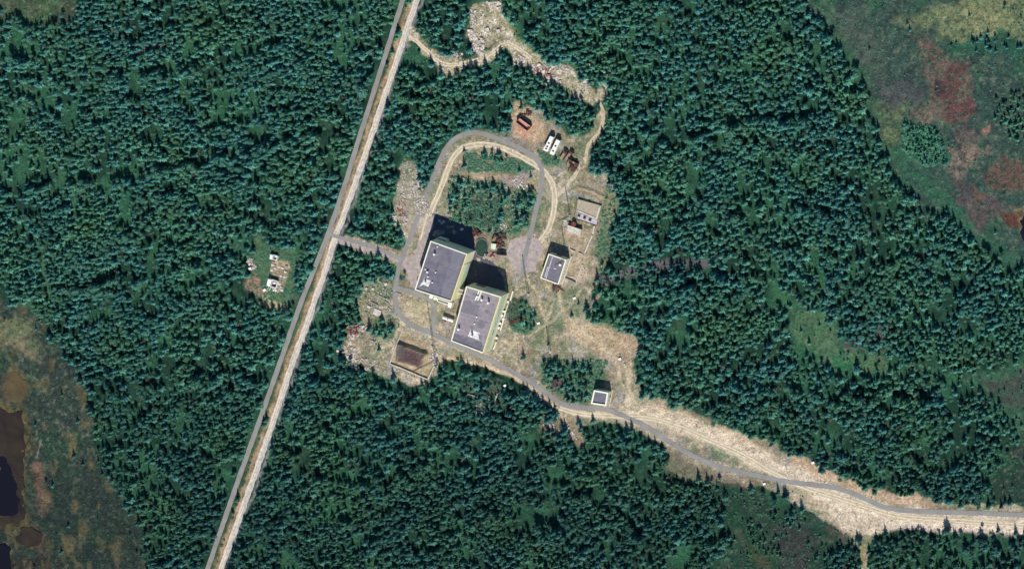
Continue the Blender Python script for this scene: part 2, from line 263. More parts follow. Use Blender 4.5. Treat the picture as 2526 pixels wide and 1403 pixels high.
    mix(F.poly([(1262, 295), (1310, 325), (1318, 305), (1325, 320), (1290, 335), (1265, 315)], 4, 1)*.7, srgb(196, 140, 110))
    mix(F.poly([(1390, 780), (1460, 800), (1560, 830), (1580, 860), (1545, 900), (1470, 870), (1400, 820)], 7, 1)*.6, srgb(192, 162, 124))
    mix(F.poly([(1600, 985), (1700, 1020), (1850, 1085), (1885, 1120), (1860, 1150), (1800, 1110), (1700, 1050), (1590, 1010)], 7, 1)*.7, srgb(206, 178, 142))
    mix(F.poly([(1945, 1120), (2020, 1150), (2100, 1195), (2240, 1222), (2340, 1243), (2230, 1250), (2150, 1235), (2080, 1200), (1960, 1160)], 7, 1)*.7, srgb(206, 170, 134))
    mix(F.poly([(1650, 1100), (1760, 1150), (1870, 1185), (1890, 1210), (1740, 1195), (1645, 1170), (1635, 1100)], 9, 1.4)*.75*(.4+.6*S(n2, .35, .6)), srgb(104, 92, 74))
    mix(F.poly([(1960, 1210), (2060, 1240), (2170, 1265), (2280, 1290), (2150, 1320), (2110, 1325), (2030, 1270)], 7, 1)*.6, srgb(188, 166, 128))
    mix(F.poly([(2170, 1285), (2330, 1290), (2526, 1302), (2600, 1304), (2600, 1325), (2300, 1310), (2180, 1305)], 4, .8)*.8, srgb(172, 158, 150))
    mix(F.line([(1560, 1026), (1606, 1026), (1680, 1046), (1744, 1072), (1805, 1098), (1850, 1122), (1905, 1150), (1985, 1185), (2060, 1222), (2135, 1250), (2210, 1276), (2290, 1282), (2400, 1290), (2600, 1302)], 40, 12, 1)*.8, srgb(226, 204, 170))
    mix(F.poly([(2000, 1205), (2150, 1250), (2300, 1280), (2600, 1290), (2600, 1312), (2240, 1300), (2140, 1325), (2100, 1318), (2050, 1275)], 8, 1)*.65, srgb(218, 198, 166))
    mix(F.line([(2112, 1318), (2122, 1350), (2138, 1420)], 6, 2, .3)*.8, srgb(150, 140, 84))
    # tyre tracks across the compound
    for ln, w in (([(1345, 700), (1370, 740), (1350, 790), (1340, 850), (1370, 880)], 5), ([(1380, 700), (1385, 760), (1420, 800), (1480, 850), (1540, 900), (1552, 960), (1545, 1010)], 9), ([(1440, 705), (1400, 760), (1350, 800), (1300, 830)], 5),
                  ([(1500, 700), (1470, 740), (1435, 800)], 6), ([(1300, 690), (1330, 730), (1345, 790)], 6), ([(1410, 815), (1480, 840), (1520, 880), (1530, 940), (1560, 1000)], 7), ([(1000, 790), (960, 850), (920, 870)], 8),
                  ([(1560, 900), (1552, 960), (1575, 1020), (1640, 1040)], 10)):
        mix(F.line(ln, w, 3, .5)*.6, srgb(204, 184, 146)); mix(F.line([(a+w*.9, b+w*.4) for a, b in ln], 2, 2, .5)*.35, srgb(104, 96, 66))
    # northern clearing
    mn = F.poly(NCLEAR, 5, 1.1, 3)
    mix(mn, srgb(160, 148, 112)); mix(mn*S(n2, .4, .6)*.6, srgb(188, 170, 134)); mix(mn*S(n3, .58, .7)*.6, srgb(108, 112, 72)); mix(mn*S(fbm(u, v, 5, 171, 3), .54, .66)*.7, srgb(226, 214, 192))
    mix(F.poly(Z(1000, 0, 4.51, [(1400, 740), (1600, 750), (1650, 840), (1620, 900), (1500, 880), (1400, 800)]), 4, 1)*.7, srgb(158, 132, 128))
    mix(F.poly(Z(1000, 0, 4.51, [(1500, 560), (1700, 640), (1900, 700), (2100, 640), (2200, 700), (1950, 760), (1600, 700)]), 9, 1.4)*.7, srgb(92, 112, 72))
    mix(F.poly(Z(1000, 0, 4.51, [(2200, 740), (2340, 760), (2370, 860), (2250, 900), (2200, 850)]), 6, 1.2)*.8*S(n3, .3, .5), srgb(170, 152, 118))
    mix(F.poly(Z(1000, 0, 4.51, [(1060, 60), (1180, 170), (1230, 380), (1330, 470), (1500, 600), (1430, 600), (1240, 460), (1110, 250)]), 6, 1)*.6, srgb(128, 140, 88))
    # western ruin clearing
    mw = F.poly(WCLEAR, 5, 1.2); W = lambda pts: Z(580, 540, 5.396, pts)
    mix(mw, srgb(72, 104, 72)); mix(mw*S(n2, .5, .7)*.5, srgb(98, 108, 74))
    mix(F.poly(W([(120, 860), (290, 720), (350, 800), (380, 980), (330, 1060), (240, 1030), (120, 980)]), 5, 1.2)*.85*S(n3, .25, .45), srgb(150, 118, 96))
    mix(F.poly(W([(300, 1030), (520, 1080), (670, 1120), (670, 1230), (500, 1220), (330, 1130)]), 5, 1.3)*.9, srgb(186, 168, 120))
    mix(F.poly(W([(480, 560), (720, 560), (740, 680), (690, 720), (620, 930), (580, 920), (600, 800), (500, 740)]), 3, .4)*.9, srgb(178, 156, 122))
    mix(F.poly(W([(640, 1020), (860, 1040), (860, 1080), (640, 1060)]), 4, .8)*.7, srgb(110, 104, 100))
    mix(F.poly(W([(150, 560), (280, 500), (280, 620), (200, 690), (150, 640)]), 5, 1)*.7, srgb(126, 112, 104))
    # lichen and rubble patch beside the main road, small ruin south of the compound
    mix(F.poly([(985, 440), (1020, 430), (1045, 500), (1040, 560), (1000, 560), (972, 540)], 6, 1)*.5, srgb(190, 174, 148))
    mix(F.poly([(1125, 950), (1230, 935), (1235, 1010), (1180, 1020), (1130, 985)], 8, 1.3)*.6, srgb(98, 96, 76))
    mix(F.poly([(1330, 1030), (1380, 1020), (1430, 1060), (1440, 1100), (1390, 1090), (1340, 1060)], 7, 1.2)*.8, srgb(138, 120, 96))
    mix(F.line([(1092, 882), (1150, 893), (1205, 905), (1270, 930), (1330, 965), (1370, 1005), (1395, 1040)], 9, 3, .4)*.8, srgb(200, 176, 138))
    # reservoirs
    mr = F.poly(RES_W_OUT, 3, .2); mix(mr*.85, srgb(172, 152, 116)); mix(F.poly(RES_W, 3, .35)*.95, srgb(98, 78, 74))
    mix(F.poly(RES_W, 3, .5, -6)*.5*S(n2, .4, .6), srgb(72, 54, 52)); mix(F.poly(Z(820, 660, 4.525, [(740, 800), (850, 840), (760, 940), (700, 1000), (690, 960)]), 4, .8)*.6, srgb(98, 98, 90))
    mix(F.poly([(1418, 460), (1470, 450), (1515, 490), (1520, 540), (1485, 545), (1495, 505), (1430, 480)], 5, .6)*.6, srgb(158, 144, 110))
    mix(F.line([(1425, 470), (1460, 478), (1495, 505)], 4, 2, .3)*.7, srgb(134, 96, 76)); mix(F.poly(RES_E, 2, .2)*.9, srgb(176, 162, 140))
    # brightness mottling: blotches, fine grain and long dry streaks
    st = fbm(u*.35+v*.9, v*.35-u*.9+0*u, 9, 141, 3)*.5+fbm((u+v*.4)*.3, v*1.3, 8, 151, 3)*.5
    n0 = fbm(u, v, 4, 161, 2)
    k = .74+.34*n2+.42*(n3-.5)+.15*(nb-.5)+.35*(st-.5)+.35*(n0-.5)+.04; c = c*k[..., None]*np.array([1.0, 1.0, 1.05])
    far = np.clip((np.maximum.reduce([-u, u-W0, -v, v-H0])-150)/150, 0, 1)[..., None]; c = c*(1-far)+srgb(34, 62, 52)*far
    return np.clip(c, .004, .85)

def flat_mask(u, v):
    F = Field(u, v); m = np.zeros(u.shape)
    for ln, w in ((GREY_W, 30), (GREY_DRIVE, 26), (GREY_LOOP, 26), (GREY_BRANCH, 26), (GRAVEL, 34), (TRACK_LOOP, 30), (TRACK_NE, 24), (DRIVE, 28), (SAND, 30), (NTRACK, 28)):
        m = np.maximum(m, F.line(ln, w, 6, 0))
    for pl in (PLAZA, APRON): m = np.maximum(m, F.poly(pl, 5, 0, 8))
    return m
def mounds(u, v):
    F = Field(u, v); sm = lambda m: m*m*(3-2*m)
    z = 3.0*sm(F.poly(RES_W, 4, 0, 3)); z = z+1.1*sm(F.poly(RES_E, 5, 0, 2))
    z = z+1.3*sm(np.clip(F.line([(1424, 463), (1462, 470), (1500, 492), (1506, 530)], 5, 5, .3), 0, 1))
    z = z-1.1*sm(F.line([(1096, 889), (1150, 900), (1205, 912), (1262, 937), (1320, 972)], 9, 4, .3))
    z = z+.8*sm(F.line([(958, 900), (1000, 920), (1052, 941)], 3, 3, .1))
    z = z-.6*sm(F.line([(1062, 760), (1059, 800)], 1, 3, 0))*0
    z = z+.7*sm(F.line([(1420, 404), (1436, 398), (1438, 410)], 5, 4, .3))
    return z
def height(u, v):
    u = np.asarray(u, float); v = np.asarray(v, float)
    n = fbm(u, v, 14, 61, 3)-.5; b = fbm(u, v, 70, 71, 2)-.5
    return (n*.7+b*.8-.25)*(1-flat_mask(u, v))-.02+mounds(u, v)
def hz(u, v):
    return float(height(np.array([u]), np.array([v]))[0])

# ------------------------------------------------------------------ materials
def mat(name, col=(.5, .5, .5), rough=.85, metal=0, noise=.0, nscale=1.0, col2=None, bump=0, island=0, spec=.3):
    m = bpy.data.materials.new(name); m.use_nodes = True; nt = m.node_tree; b = nt.nodes['Principled BSDF']
    b.inputs['Roughness'].default_value = rough; b.inputs['Metallic'].default_value = metal
    b.inputs['Specular IOR Level'].default_value = spec
    base = nt.nodes.new('ShaderNodeRGB'); base.outputs[0].default_value = (*[float(x) for x in col], 1); out = base.outputs[0]
    tc = nt.nodes.new('ShaderNodeNewGeometry')
    if noise or col2 is not None:
        n = nt.nodes.new('ShaderNodeTexNoise'); n.inputs['Scale'].default_value = nscale; n.inputs['Detail'].default_value = 6; n.inputs['Roughness'].default_value = .65
        nt.links.new(tc.outputs['Position'], n.inputs['Vector'])
        r = nt.nodes.new('ShaderNodeMapRange'); r.inputs[1].default_value = .35; r.inputs[2].default_value = .68
        nt.links.new(n.outputs[0], r.inputs[0])
        mx = nt.nodes.new('ShaderNodeMix'); mx.data_type = 'RGBA'
        nt.links.new(r.outputs[0], mx.inputs[0]); nt.links.new(out, mx.inputs[6])
        c2 = col2 if col2 is not None else [x*(1-noise) for x in col]
        mx.inputs[7].default_value = (*[float(x) for x in c2], 1); out = mx.outputs[2]
    if island:
        mm = nt.nodes.new('ShaderNodeMix'); mm.data_type = 'RGBA'; mm.blend_type = 'MULTIPLY'; mm.inputs[0].default_value = 1
        r = nt.nodes.new('ShaderNodeMapRange'); r.inputs[3].default_value = 1-island; r.inputs[4].default_value = 1.0
        nt.links.new(tc.outputs['Random Per Island'], r.inputs[0]); nt.links.new(out, mm.inputs[6]); nt.links.new(r.outputs[0], mm.inputs[7]); out = mm.outputs[2]
    if bump:
        n2 = nt.nodes.new('ShaderNodeTexNoise'); n2.inputs['Scale'].default_value = nscale*3; n2.inputs['Detail'].default_value = 4
        nt.links.new(tc.outputs['Position'], n2.inputs['Vector'])
        bp = nt.nodes.new('ShaderNodeBump'); bp.inputs['Strength'].default_value = bump; bp.inputs['Distance'].default_value = .3
        nt.links.new(n2.outputs[0], bp.inputs['Height']); nt.links.new(bp.outputs[0], b.inputs['Normal'])
    nt.links.new(out, b.inputs['Base Color'])
    return m

def ground_material():
    m = bpy.data.materials.new('ground'); m.use_nodes = True; nt = m.node_tree; b = nt.nodes['Principled BSDF']
    b.inputs['Roughness'].default_value = .95; b.inputs['Specular IOR Level'].default_value = .1
    at = nt.nodes.new('ShaderNodeAttribute'); at.attribute_name = 'soil'
    geo = nt.nodes.new('ShaderNodeNewGeometry'); prev = at.outputs['Color']
    for sc, lo, hi, d in ((1.1, .5, 1.5, 5), (.3, .75, 1.25, 5)):
        n = nt.nodes.new('ShaderNodeTexNoise'); n.inputs['Scale'].default_value = sc; n.inputs['Detail'].default_value = d; n.inputs['Roughness'].default_value = .7
        nt.links.new(geo.outputs['Position'], n.inputs['Vector'])
        r = nt.nodes.new('ShaderNodeMapRange'); r.inputs[1].default_value = .3; r.inputs[2].default_value = .7; r.inputs[3].default_value = lo; r.inputs[4].default_value = hi
        nt.links.new(n.outputs[0], r.inputs[0])
        mm = nt.nodes.new('ShaderNodeMix'); mm.data_type = 'RGBA'; mm.blend_type = 'MULTIPLY'; mm.inputs[0].default_value = 1
        nt.links.new(prev, mm.inputs[6]); nt.links.new(r.outputs[0], mm.inputs[7]); prev = mm.outputs[2]
    nt.links.new(prev, b.inputs['Base Color'])
    n2 = nt.nodes.new('ShaderNodeTexNoise'); n2.inputs['Scale'].default_value = 1.3; n2.inputs['Detail'].default_value = 5; n2.inputs['Roughness'].default_value = .7
    nt.links.new(geo.outputs['Position'], n2.inputs['Vector'])
    bp = nt.nodes.new('ShaderNodeBump'); bp.inputs['Strength'].default_value = .8; bp.inputs['Distance'].default_value = 1.0
    nt.links.new(n2.outputs[0], bp.inputs['Height']); nt.links.new(bp.outputs[0], b.inputs['Normal'])
    return m

def tree_material(name, c1, c2, c3):
    """foliage: varies from tree to tree, over the stand, and from spray to spray"""
    m = bpy.data.materials.new(name); m.use_nodes = True; nt = m.node_tree; b = nt.nodes['Principled BSDF']
    b.inputs['Roughness'].default_value = .7; b.inputs['Specular IOR Level'].default_value = .25
    oi = nt.nodes.new('ShaderNodeObjectInfo'); geo = nt.nodes.new('ShaderNodeNewGeometry')
    mx = nt.nodes.new('ShaderNodeMix'); mx.data_type = 'RGBA'; mx.inputs[6].default_value = (*c1, 1); mx.inputs[7].default_value = (*c2, 1)
    nt.links.new(oi.outputs['Random'], mx.inputs[0])
    n = nt.nodes.new('ShaderNodeTexNoise'); n.inputs['Scale'].default_value = .022; n.inputs['Detail'].default_value = 3
    nt.links.new(oi.outputs['Location'], n.inputs['Vector'])
    r = nt.nodes.new('ShaderNodeMapRange'); r.inputs[1].default_value = .42; r.inputs[2].default_value = .66; r.inputs[4].default_value = .75
    nt.links.new(n.outputs[0], r.inputs[0])
    m2 = nt.nodes.new('ShaderNodeMix'); m2.data_type = 'RGBA'; m2.inputs[7].default_value = (*c3, 1)
    nt.links.new(r.outputs[0], m2.inputs[0]); nt.links.new(mx.outputs[2], m2.inputs[6])
    # foliage colour is multiplied darker towards the south
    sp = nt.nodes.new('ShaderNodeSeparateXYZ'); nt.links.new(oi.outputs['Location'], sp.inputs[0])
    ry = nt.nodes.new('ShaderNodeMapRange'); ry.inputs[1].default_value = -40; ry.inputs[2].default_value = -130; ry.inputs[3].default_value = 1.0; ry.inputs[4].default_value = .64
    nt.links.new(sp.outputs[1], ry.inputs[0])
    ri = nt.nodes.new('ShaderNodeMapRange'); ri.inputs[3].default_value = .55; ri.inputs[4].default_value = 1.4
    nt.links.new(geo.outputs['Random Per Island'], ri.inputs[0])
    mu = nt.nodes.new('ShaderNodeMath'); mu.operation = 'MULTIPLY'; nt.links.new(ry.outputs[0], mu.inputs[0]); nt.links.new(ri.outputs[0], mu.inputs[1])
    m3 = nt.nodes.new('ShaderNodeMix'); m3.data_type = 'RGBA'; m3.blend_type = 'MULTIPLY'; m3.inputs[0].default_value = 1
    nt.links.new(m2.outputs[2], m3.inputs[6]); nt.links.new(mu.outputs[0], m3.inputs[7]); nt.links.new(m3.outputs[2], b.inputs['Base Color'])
    return m

MT = dict(
    ground=ground_material(),
    map_line=mat('map_line_grey', srgb(140, 136, 130), .9, col2=srgb(124, 119, 110), nscale=.12, bump=.15),  # grey of the map overlay lines
    gravel=mat('pale_gravel', srgb(196, 188, 176), .95, nscale=.5, col2=srgb(150, 142, 130), bump=.6),
    dirt=mat('packed_dirt', srgb(196, 180, 152), .95, nscale=.35, col2=srgb(156, 140, 110), bump=.6),
    rut=mat('bare_sand_rut', srgb(226, 208, 178), .95, nscale=.5, col2=srgb(186, 168, 134), bump=.4),
    paving=mat('worn_paving', srgb(176, 160, 150), .9, nscale=.35, col2=srgb(136, 124, 114), bump=.3),
    shade_pad=mat('hall_shade_grey', srgb(84, 84, 88), .95, nscale=.3, col2=srgb(72, 72, 78), bump=.2),  # dark tone that deepens the halls' cast shade on the ground
    roof_felt=mat('roof_felt', srgb(112, 108, 114), .9, nscale=.3, col2=srgb(94, 90, 99), bump=.1),
    felt_stain=mat('ponding_stain', srgb(106, 101, 105), .8, nscale=.8, col2=srgb(126, 118, 116)),
    roof_felt_pale=mat('pale_roof_felt', srgb(122, 117, 121), .9, nscale=.3, col2=srgb(108, 103, 109)),
    roof_pink=mat('roof_felt_greyed', srgb(150, 139, 137), .9, nscale=.28, col2=srgb(124, 115, 117), bump=.1),
    patch=mat('white_roof_patch', srgb(232, 226, 214), .8, nscale=.5, col2=srgb(176, 168, 166)),
    cream=mat('cream_wall', srgb(240, 232, 188), .85, nscale=.3, col2=srgb(218, 210, 168), bump=.2),
    cream_green=mat('greenish_panel', srgb(206, 216, 176), .7, nscale=.3, col2=srgb(184, 198, 164)),
    coping=mat('white_coping', srgb(234, 228, 206), .7, noise=.12, nscale=.5),
    coping_yellow=mat('yellow_coping', srgb(224, 210, 136), .7, noise=.12, nscale=.5),
    concrete=mat('pale_concrete', srgb(206, 198, 178), .9, nscale=.6, col2=srgb(166, 156, 138), bump=.4),
    concrete_dark=mat('grey_concrete', srgb(160, 152, 148), .9, nscale=.6, col2=srgb(120, 114, 110), bump=.4),
    white=mat('white_paint', srgb(236, 230, 218), .6, noise=.2, nscale=.6),
    glass=mat('window_glass', (.03, .035, .04), .12, spec=.6),
    dark=mat('dark_opening', (.02, .018, .02), .9),
    rust=mat('rusty_steel', srgb(124, 66, 50), .8, .1, nscale=.9, col2=srgb(78, 38, 32), bump=.3),
    rust_pale=mat('ochre_steel', srgb(206, 160, 146), .75, .1, nscale=.6, col2=srgb(170, 110, 92)),
    steel=mat('weathered_steel', srgb(150, 136, 118), .6, .4, noise=.3, nscale=.7),
    tarp=mat('dark_machine_paint', srgb(60, 50, 50), .7, nscale=.8, col2=srgb(92, 66, 56)),
    wood=mat('grey_timber', srgb(176, 156, 128), .9, nscale=1.2, col2=srgb(132, 112, 90), island=.4),
    rubble=mat('rubble', srgb(228, 216, 198), .9, nscale=.8, col2=srgb(176, 160, 144), island=.55),
    clod=mat('clods', srgb(190, 172, 140), .95, nscale=.8, col2=srgb(140, 124, 96), island=.6),
    drygrass=tree_material('dry_grass', (.40, .35, .25), (.28, .28, .18), (.17, .24, .13)),
    red_rubble=mat('brick_rubble', srgb(168, 112, 98), .9, nscale=.8, col2=srgb(140, 84, 72), island=.5),
    water=mat('dark_water', (.006, .006, .010), .3, spec=.15),
    green_water=mat('green_water', srgb(28, 48, 42), .3, nscale=.5, col2=srgb(56, 78, 62)),
    bog=mat('bog_water', srgb(52, 42, 30), .6, nscale=.06, col2=srgb(22, 17, 20), spec=.15),
    bog_yellow=mat('yellow_bog', srgb(92, 76, 44), .6, nscale=.1, col2=srgb(58, 50, 34), spec=.2),
    bark=mat('bark', srgb(92, 76, 62), .9, noise=.3, nscale=2),
    dead=mat('dead_twigs', srgb(150, 136, 120), .9, noise=.4, nscale=2, island=.4),
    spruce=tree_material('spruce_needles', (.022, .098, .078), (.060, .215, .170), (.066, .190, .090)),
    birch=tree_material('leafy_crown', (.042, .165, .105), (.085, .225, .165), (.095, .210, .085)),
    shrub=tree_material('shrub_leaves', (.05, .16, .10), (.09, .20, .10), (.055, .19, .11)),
)

# ------------------------------------------------------------------ mesh helpers
class MB:
    def __init__(s): s.v = []; s.f = []
    def add(s, vs, fs):
        n = len(s.v); s.v += [tuple(map(float, p)) for p in vs]; s.f += [tuple(i+n for i in f) for f in fs]; return s
    def prism(s, poly, z0, z1):
        """vertical prism over a world-space outline"""
        a = sum(poly[i][0]*poly[(i+1) % len(poly)][1]-poly[(i+1) % len(poly)][0]*poly[i][1] for i in range(len(poly)))
        if a < 0: poly = poly[::-1]
        n = len(poly)
        vs = [(x, y, z0) for x, y in poly]+[(x, y, z1) for x, y in poly]
        fs = [tuple(range(n))[::-1], tuple(range(n, 2*n))]+[(i, (i+1) % n, n+(i+1) % n, n+i) for i in range(n)]
        return s.add(vs, fs)
    def bar(s, p0, p1, w, h=None):
        """square bar between two 3-D points"""
        h = h or w; a = Vector(p0); b = Vector(p1); d = (b-a).normalized()
        up = Vector((0, 0, 1)) if abs(d.z) < .95 else Vector((1, 0, 0))
        x = d.cross(up).normalized()*w/2; y = x.cross(d).normalized()*h/2
        vs = [a-x-y, a+x-y, a+x+y, a-x+y, b-x-y, b+x-y, b+x+y, b-x+y]
        return s.add(vs, [(0, 3, 2, 1), (4, 5, 6, 7), (0, 1, 5, 4), (1, 2, 6, 5), (2, 3, 7, 6), (3, 0, 4, 7)])
    def box(s, c, size, rz=0):
        x, y = size[0]/2, size[1]/2; ca, sa = math.cos(rz), math.sin(rz)
        pl = [(c[0]+a*ca-b*sa, c[1]+a*sa+b*ca) for a, b in ((-x, -y), (x, -y), (x, y), (-x, y))]
        return s.prism(pl, c[2]-size[2]/2, c[2]+size[2]/2)
    def strip(s, p0, p1, z0, z1, t, side=0):
        """upright slab along a ground line; side shifts it sideways in thicknesses"""
        d = Vector((p1[0]-p0[0], p1[1]-p0[1])); L = d.length; d /= L; n = Vector((-d.y, d.x))
        o = n*t*side; q = [Vector(p0)+o-n*t/2, Vector(p1)+o-n*t/2, Vector(p1)+o+n*t/2, Vector(p0)+o+n*t/2]
        return s.prism([tuple(k) for k in q], z0, z1)
    def tube(s, p0, p1, r, n=10, r2=None, cap=True):
        a = Vector(p0); b = Vector(p1); d = (b-a).normalized(); r2 = r if r2 is None else r2
        up = Vector((0, 0, 1)) if abs(d.z) < .95 else Vector((1, 0, 0))
        x = d.cross(up).normalized(); y = d.cross(x).normalized(); vs = []
        for p, rr in ((a, r), (b, r2)):
            for i in range(n):
                t = 2*math.pi*i/n; vs.append(p+x*math.cos(t)*rr+y*math.sin(t)*rr)
        fs = [(i, (i+1) % n, n+(i+1) % n, n+i) for i in range(n)]
        if cap: fs += [tuple(range(n))[::-1], tuple(range(n, 2*n))]
        return s.add(vs, fs)
    def rock(s, c, r, fl=.6):
        vs = []
        for x in (-1, 1):
            for y in (-1, 1):
                for z in (-1, 1):
                    k = r*random.uniform(.55, 1.1); vs.append((c[0]+x*k*.75, c[1]+y*k*.75, c[2]+z*k*fl))
        return s.add(vs, [(0, 1, 3, 2), (4, 6, 7, 5), (0, 4, 5, 1), (2, 3, 7, 6), (0, 2, 6, 4), (1, 5, 7, 3)])
    def mesh(s, name, m, off=(0, 0, 0)):
        me = bpy.data.meshes.new(name)
        me.from_pydata([(x-off[0], y-off[1], z-off[2]) for x, y, z in s.v], [], s.f)
        me.materials.append(MT[m] if isinstance(m, str) else m); me.update(); return me
def tag(o, label=None, cat=None, group=None, kind=None):
    if label: o['label'] = label
    if cat: o['category'] = cat
    if group: o['group'] = group
    if kind: o['kind'] = kind
    return o
def solo(name, mb, m, label=None, cat=None, group=None, kind=None, loc=None):
    loc = loc or (0, 0, 0)
    o = bpy.data.objects.new(name, mb.mesh(name, m, loc)); o.location = loc; COL.objects.link(o)
    return tag(o, label, cat, group, kind)
class Thing:
    def __init__(s, name, loc, label, cat, group=None):
        s.o = bpy.data.objects.new(name, None); s.o.location = loc; s.o.empty_display_size = 1; COL.objects.link(s.o); s.loc = loc
        tag(s.o, label, cat, group)
    def part(s, name, mb, m, parent=None, label=None):
        o = bpy.data.objects.new(name, mb.mesh(name, m, s.loc)); COL.objects.link(o); o.parent = parent or s.o
        if label: o['label'] = label
        return o

# ------------------------------------------------------------------ ground sheet
def axis(lo, hi, step, far, margin):
    a = list(np.arange(lo-margin, hi+margin+step, step)); d = step; l = a[0]; h = a[-1]; L = []; R = []
    while l > -far: d *= 1.5; l -= d; L.append(l)
    d = step
    while h < far: d *= 1.5; h += d; R.append(h)
    return np.array(L[::-1]+a+R)
cx, cy = G(np.array([0, W0, W0, 0]), np.array([0, 0, H0, H0]))
XS = axis(cx.min(), cx.max(), .7, 2500, 8); YS = axis(cy.min(), cy.max(), .7, 2500, 8)
gx, gy = np.meshgrid(XS, YS); gu, gv = P(gx, gy, 0)
gc = painted(gu, gv); gz = height(gu, gv)
ny, nx = gx.shape
me = bpy.data.meshes.new('ground')
co = np.stack([gx, gy, gz], -1).reshape(-1, 3).astype(np.float32)
ii = np.arange(nx*ny).reshape(ny, nx)
quads = np.stack([ii[:-1, :-1], ii[:-1, 1:], ii[1:, 1:], ii[1:, :-1]], -1).reshape(-1, 4)
me.vertices.add(len(co)); me.vertices.foreach_set('co', co.ravel())
me.loops.add(quads.size); me.loops.foreach_set('vertex_index', quads.ravel().astype(np.int32))
me.polygons.add(len(quads)); me.polygons.foreach_set('loop_start', np.arange(0, quads.size, 4, dtype=np.int32))
me.update(calc_edges=True); me.validate()
ca = me.color_attributes.new('soil', 'FLOAT_COLOR', 'POINT')
ca.data.foreach_set('color', np.concatenate([gc, np.ones(gc.shape[:2]+(1,))], -1).reshape(-1).astype(np.float32))
me.materials.append(MT['ground']); me.polygons.foreach_set('use_smooth', np.ones(len(quads), bool))
go = bpy.data.objects.new('ground', me); COL.objects.link(go); tag(go, kind='structure')

# ------------------------------------------------------------------ roads and paved areas
def smooth(line, step=3.0, rounds=2):
    p = [np.array(q, float) for q in line]
    for _ in range(rounds):
        q = [p[0]]
        for a, b in zip(p[:-1], p[1:]): q += [a*.75+b*.25, a*.25+b*.75]
        p = q+[p[-1]]
    out = [p[0]]
    for a, b in zip(p[:-1], p[1:]):
        n = max(1, int(np.linalg.norm(b-a)/step)); out += [a+(b-a)*(i+1)/n for i in range(n)]
    return np.array(out)
def ribbon(name, line, width, z, m, rough=.0, off=0, label=None, seed=0, kind='structure', breaks=0):
    p = smooth(line); t = np.gradient(p, axis=0); t /= np.linalg.norm(t, axis=1)[:, None]; n = np.stack([-t[:, 1], t[:, 0]], 1)
    s = np.arange(len(p))*3.0
    wl = width/2*(1+rough*(vnoise(s/9, s*0+seed, 5)-.5)*2); wr = width/2*(1+rough*(vnoise(s/9, s*0+seed+40, 6)-.5)*2)
    a = p+n*(off+wl)[:, None]; b = p+n*(off-wr)[:, None]
    ax_, ay_ = G(a[:, 0], a[:, 1], z); bx_, by_ = G(b[:, 0], b[:, 1], z)
    mb = MB(); N = len(p)
    # thin slab: top and skirts reaching into the ground
    vs = []
    for i in range(N): vs += [(ax_[i], ay_[i], z-.25), (ax_[i], ay_[i], z), (bx_[i], by_[i], z), (bx_[i], by_[i], z-.25)]
    fs = []
    for i in range(N-1):
        if breaks and vnoise(np.array([s[i]/22]), np.array([seed+.5]), 9)[0] < breaks: continue
        k = 4*i
        for j in range(3): fs.append((k+j, k+j+1, k+j+5, k+j+4))
    mb.add(vs, fs)
    return solo(name, mb, m, label=label, kind=kind)
ribbon('main_road', GRAVEL, 15, .03, 'gravel', .18, label='long straight pale gravel road through the forest')
ribbon('road_rut', GRAVEL, 2.6, .046, 'rut', .5, 4.2, seed=3, breaks=.2); ribbon('road_rut', GRAVEL, 2.2, .046, 'rut', .5, -.5, seed=8, breaks=.35)
ribbon('driveway', DRIVE, 15, .022, 'paving', .12, label='short worn paved driveway from the gravel road to the halls')
ribbon('loop_track', TRACK_LOOP, 15, .036, 'dirt', .22, label='curving dirt track round the thicket north of the halls')
for o_ in (4.2, -4.2): ribbon('track_rut', TRACK_LOOP, 2.2, .05, 'rut', .4, o_, seed=int(o_)+20, breaks=.15)
ribbon('dirt_track', TRACK_NE, 9, .026, 'dirt', .35, label='narrow dirt track climbing north past the scrap heaps')
ribbon('sand_track', SAND, 15, .03, 'dirt', .3, label='pale sandy track leaving the compound to the south east')
for o_ in (3.6, -3.2): ribbon('sand_rut', SAND, 2.4, .044, 'rut', .4, o_, seed=int(o_)+60, breaks=.12)
ribbon('forest_track', NTRACK, 10, .024, 'dirt', .35, label='winding dirt track to the cleared strip in the north')
for o_ in (3., -3.): ribbon('forest_rut', NTRACK, 2.2, .04, 'rut', .4, o_, seed=int(o_)+90, breaks=.2)
def area(name, poly, z, m, label):
    p = smooth(poly+[poly[0]], 3, 1)[:-1]; p = p+np.stack([fbm(p[:, 0], p[:, 1], 9, 55)-.5, fbm(p[:, 0], p[:, 1], 9, 56)-.5], 1)*13; x, y = G(p[:, 0], p[:, 1], z)
    return solo(name, MB().prism(list(zip(x.tolist(), y.tolist())), z-.25, z), m, label=label, kind='structure')
area('paved_yard', PLAZA, .056, 'paving', 'rounded worn paved turning yard east of the halls')
area('painted_hall_shade', [(1062, 525), (1172, 560), (1168, 590), (1172, 625), (1206, 640), (1238, 672), (1250, 722), (1215, 712), (1150, 720), (1060, 615)], .048, 'shade_pad', 'painted dark shade of the two halls, north of and between them')  # shade of the halls painted as a dark sheet under their shadows
area('paved_apron', APRON, .060, 'paving', 'worn paved apron along the west side of the larger hall')
ribbon('map_line_straight', GREY_W, 11.6, .068, 'map_line', .1, label='straight narrow grey map overlay line beside the gravel road')  # this and the next three: map overlay lines built as ground ribbons
ribbon('map_line_short', GREY_DRIVE, 9, .072, 'map_line', label='short narrow grey map overlay line to the loop')
ribbon('map_line_loop', GREY_LOOP, 11.6, .076, 'map_line', .1, label='winding grey map overlay line looping round the compound and out to the south east')
ribbon('map_line_branch', GREY_BRANCH, 11, .080, 'map_line', label='short grey map overlay branch curving south of the larger hall')

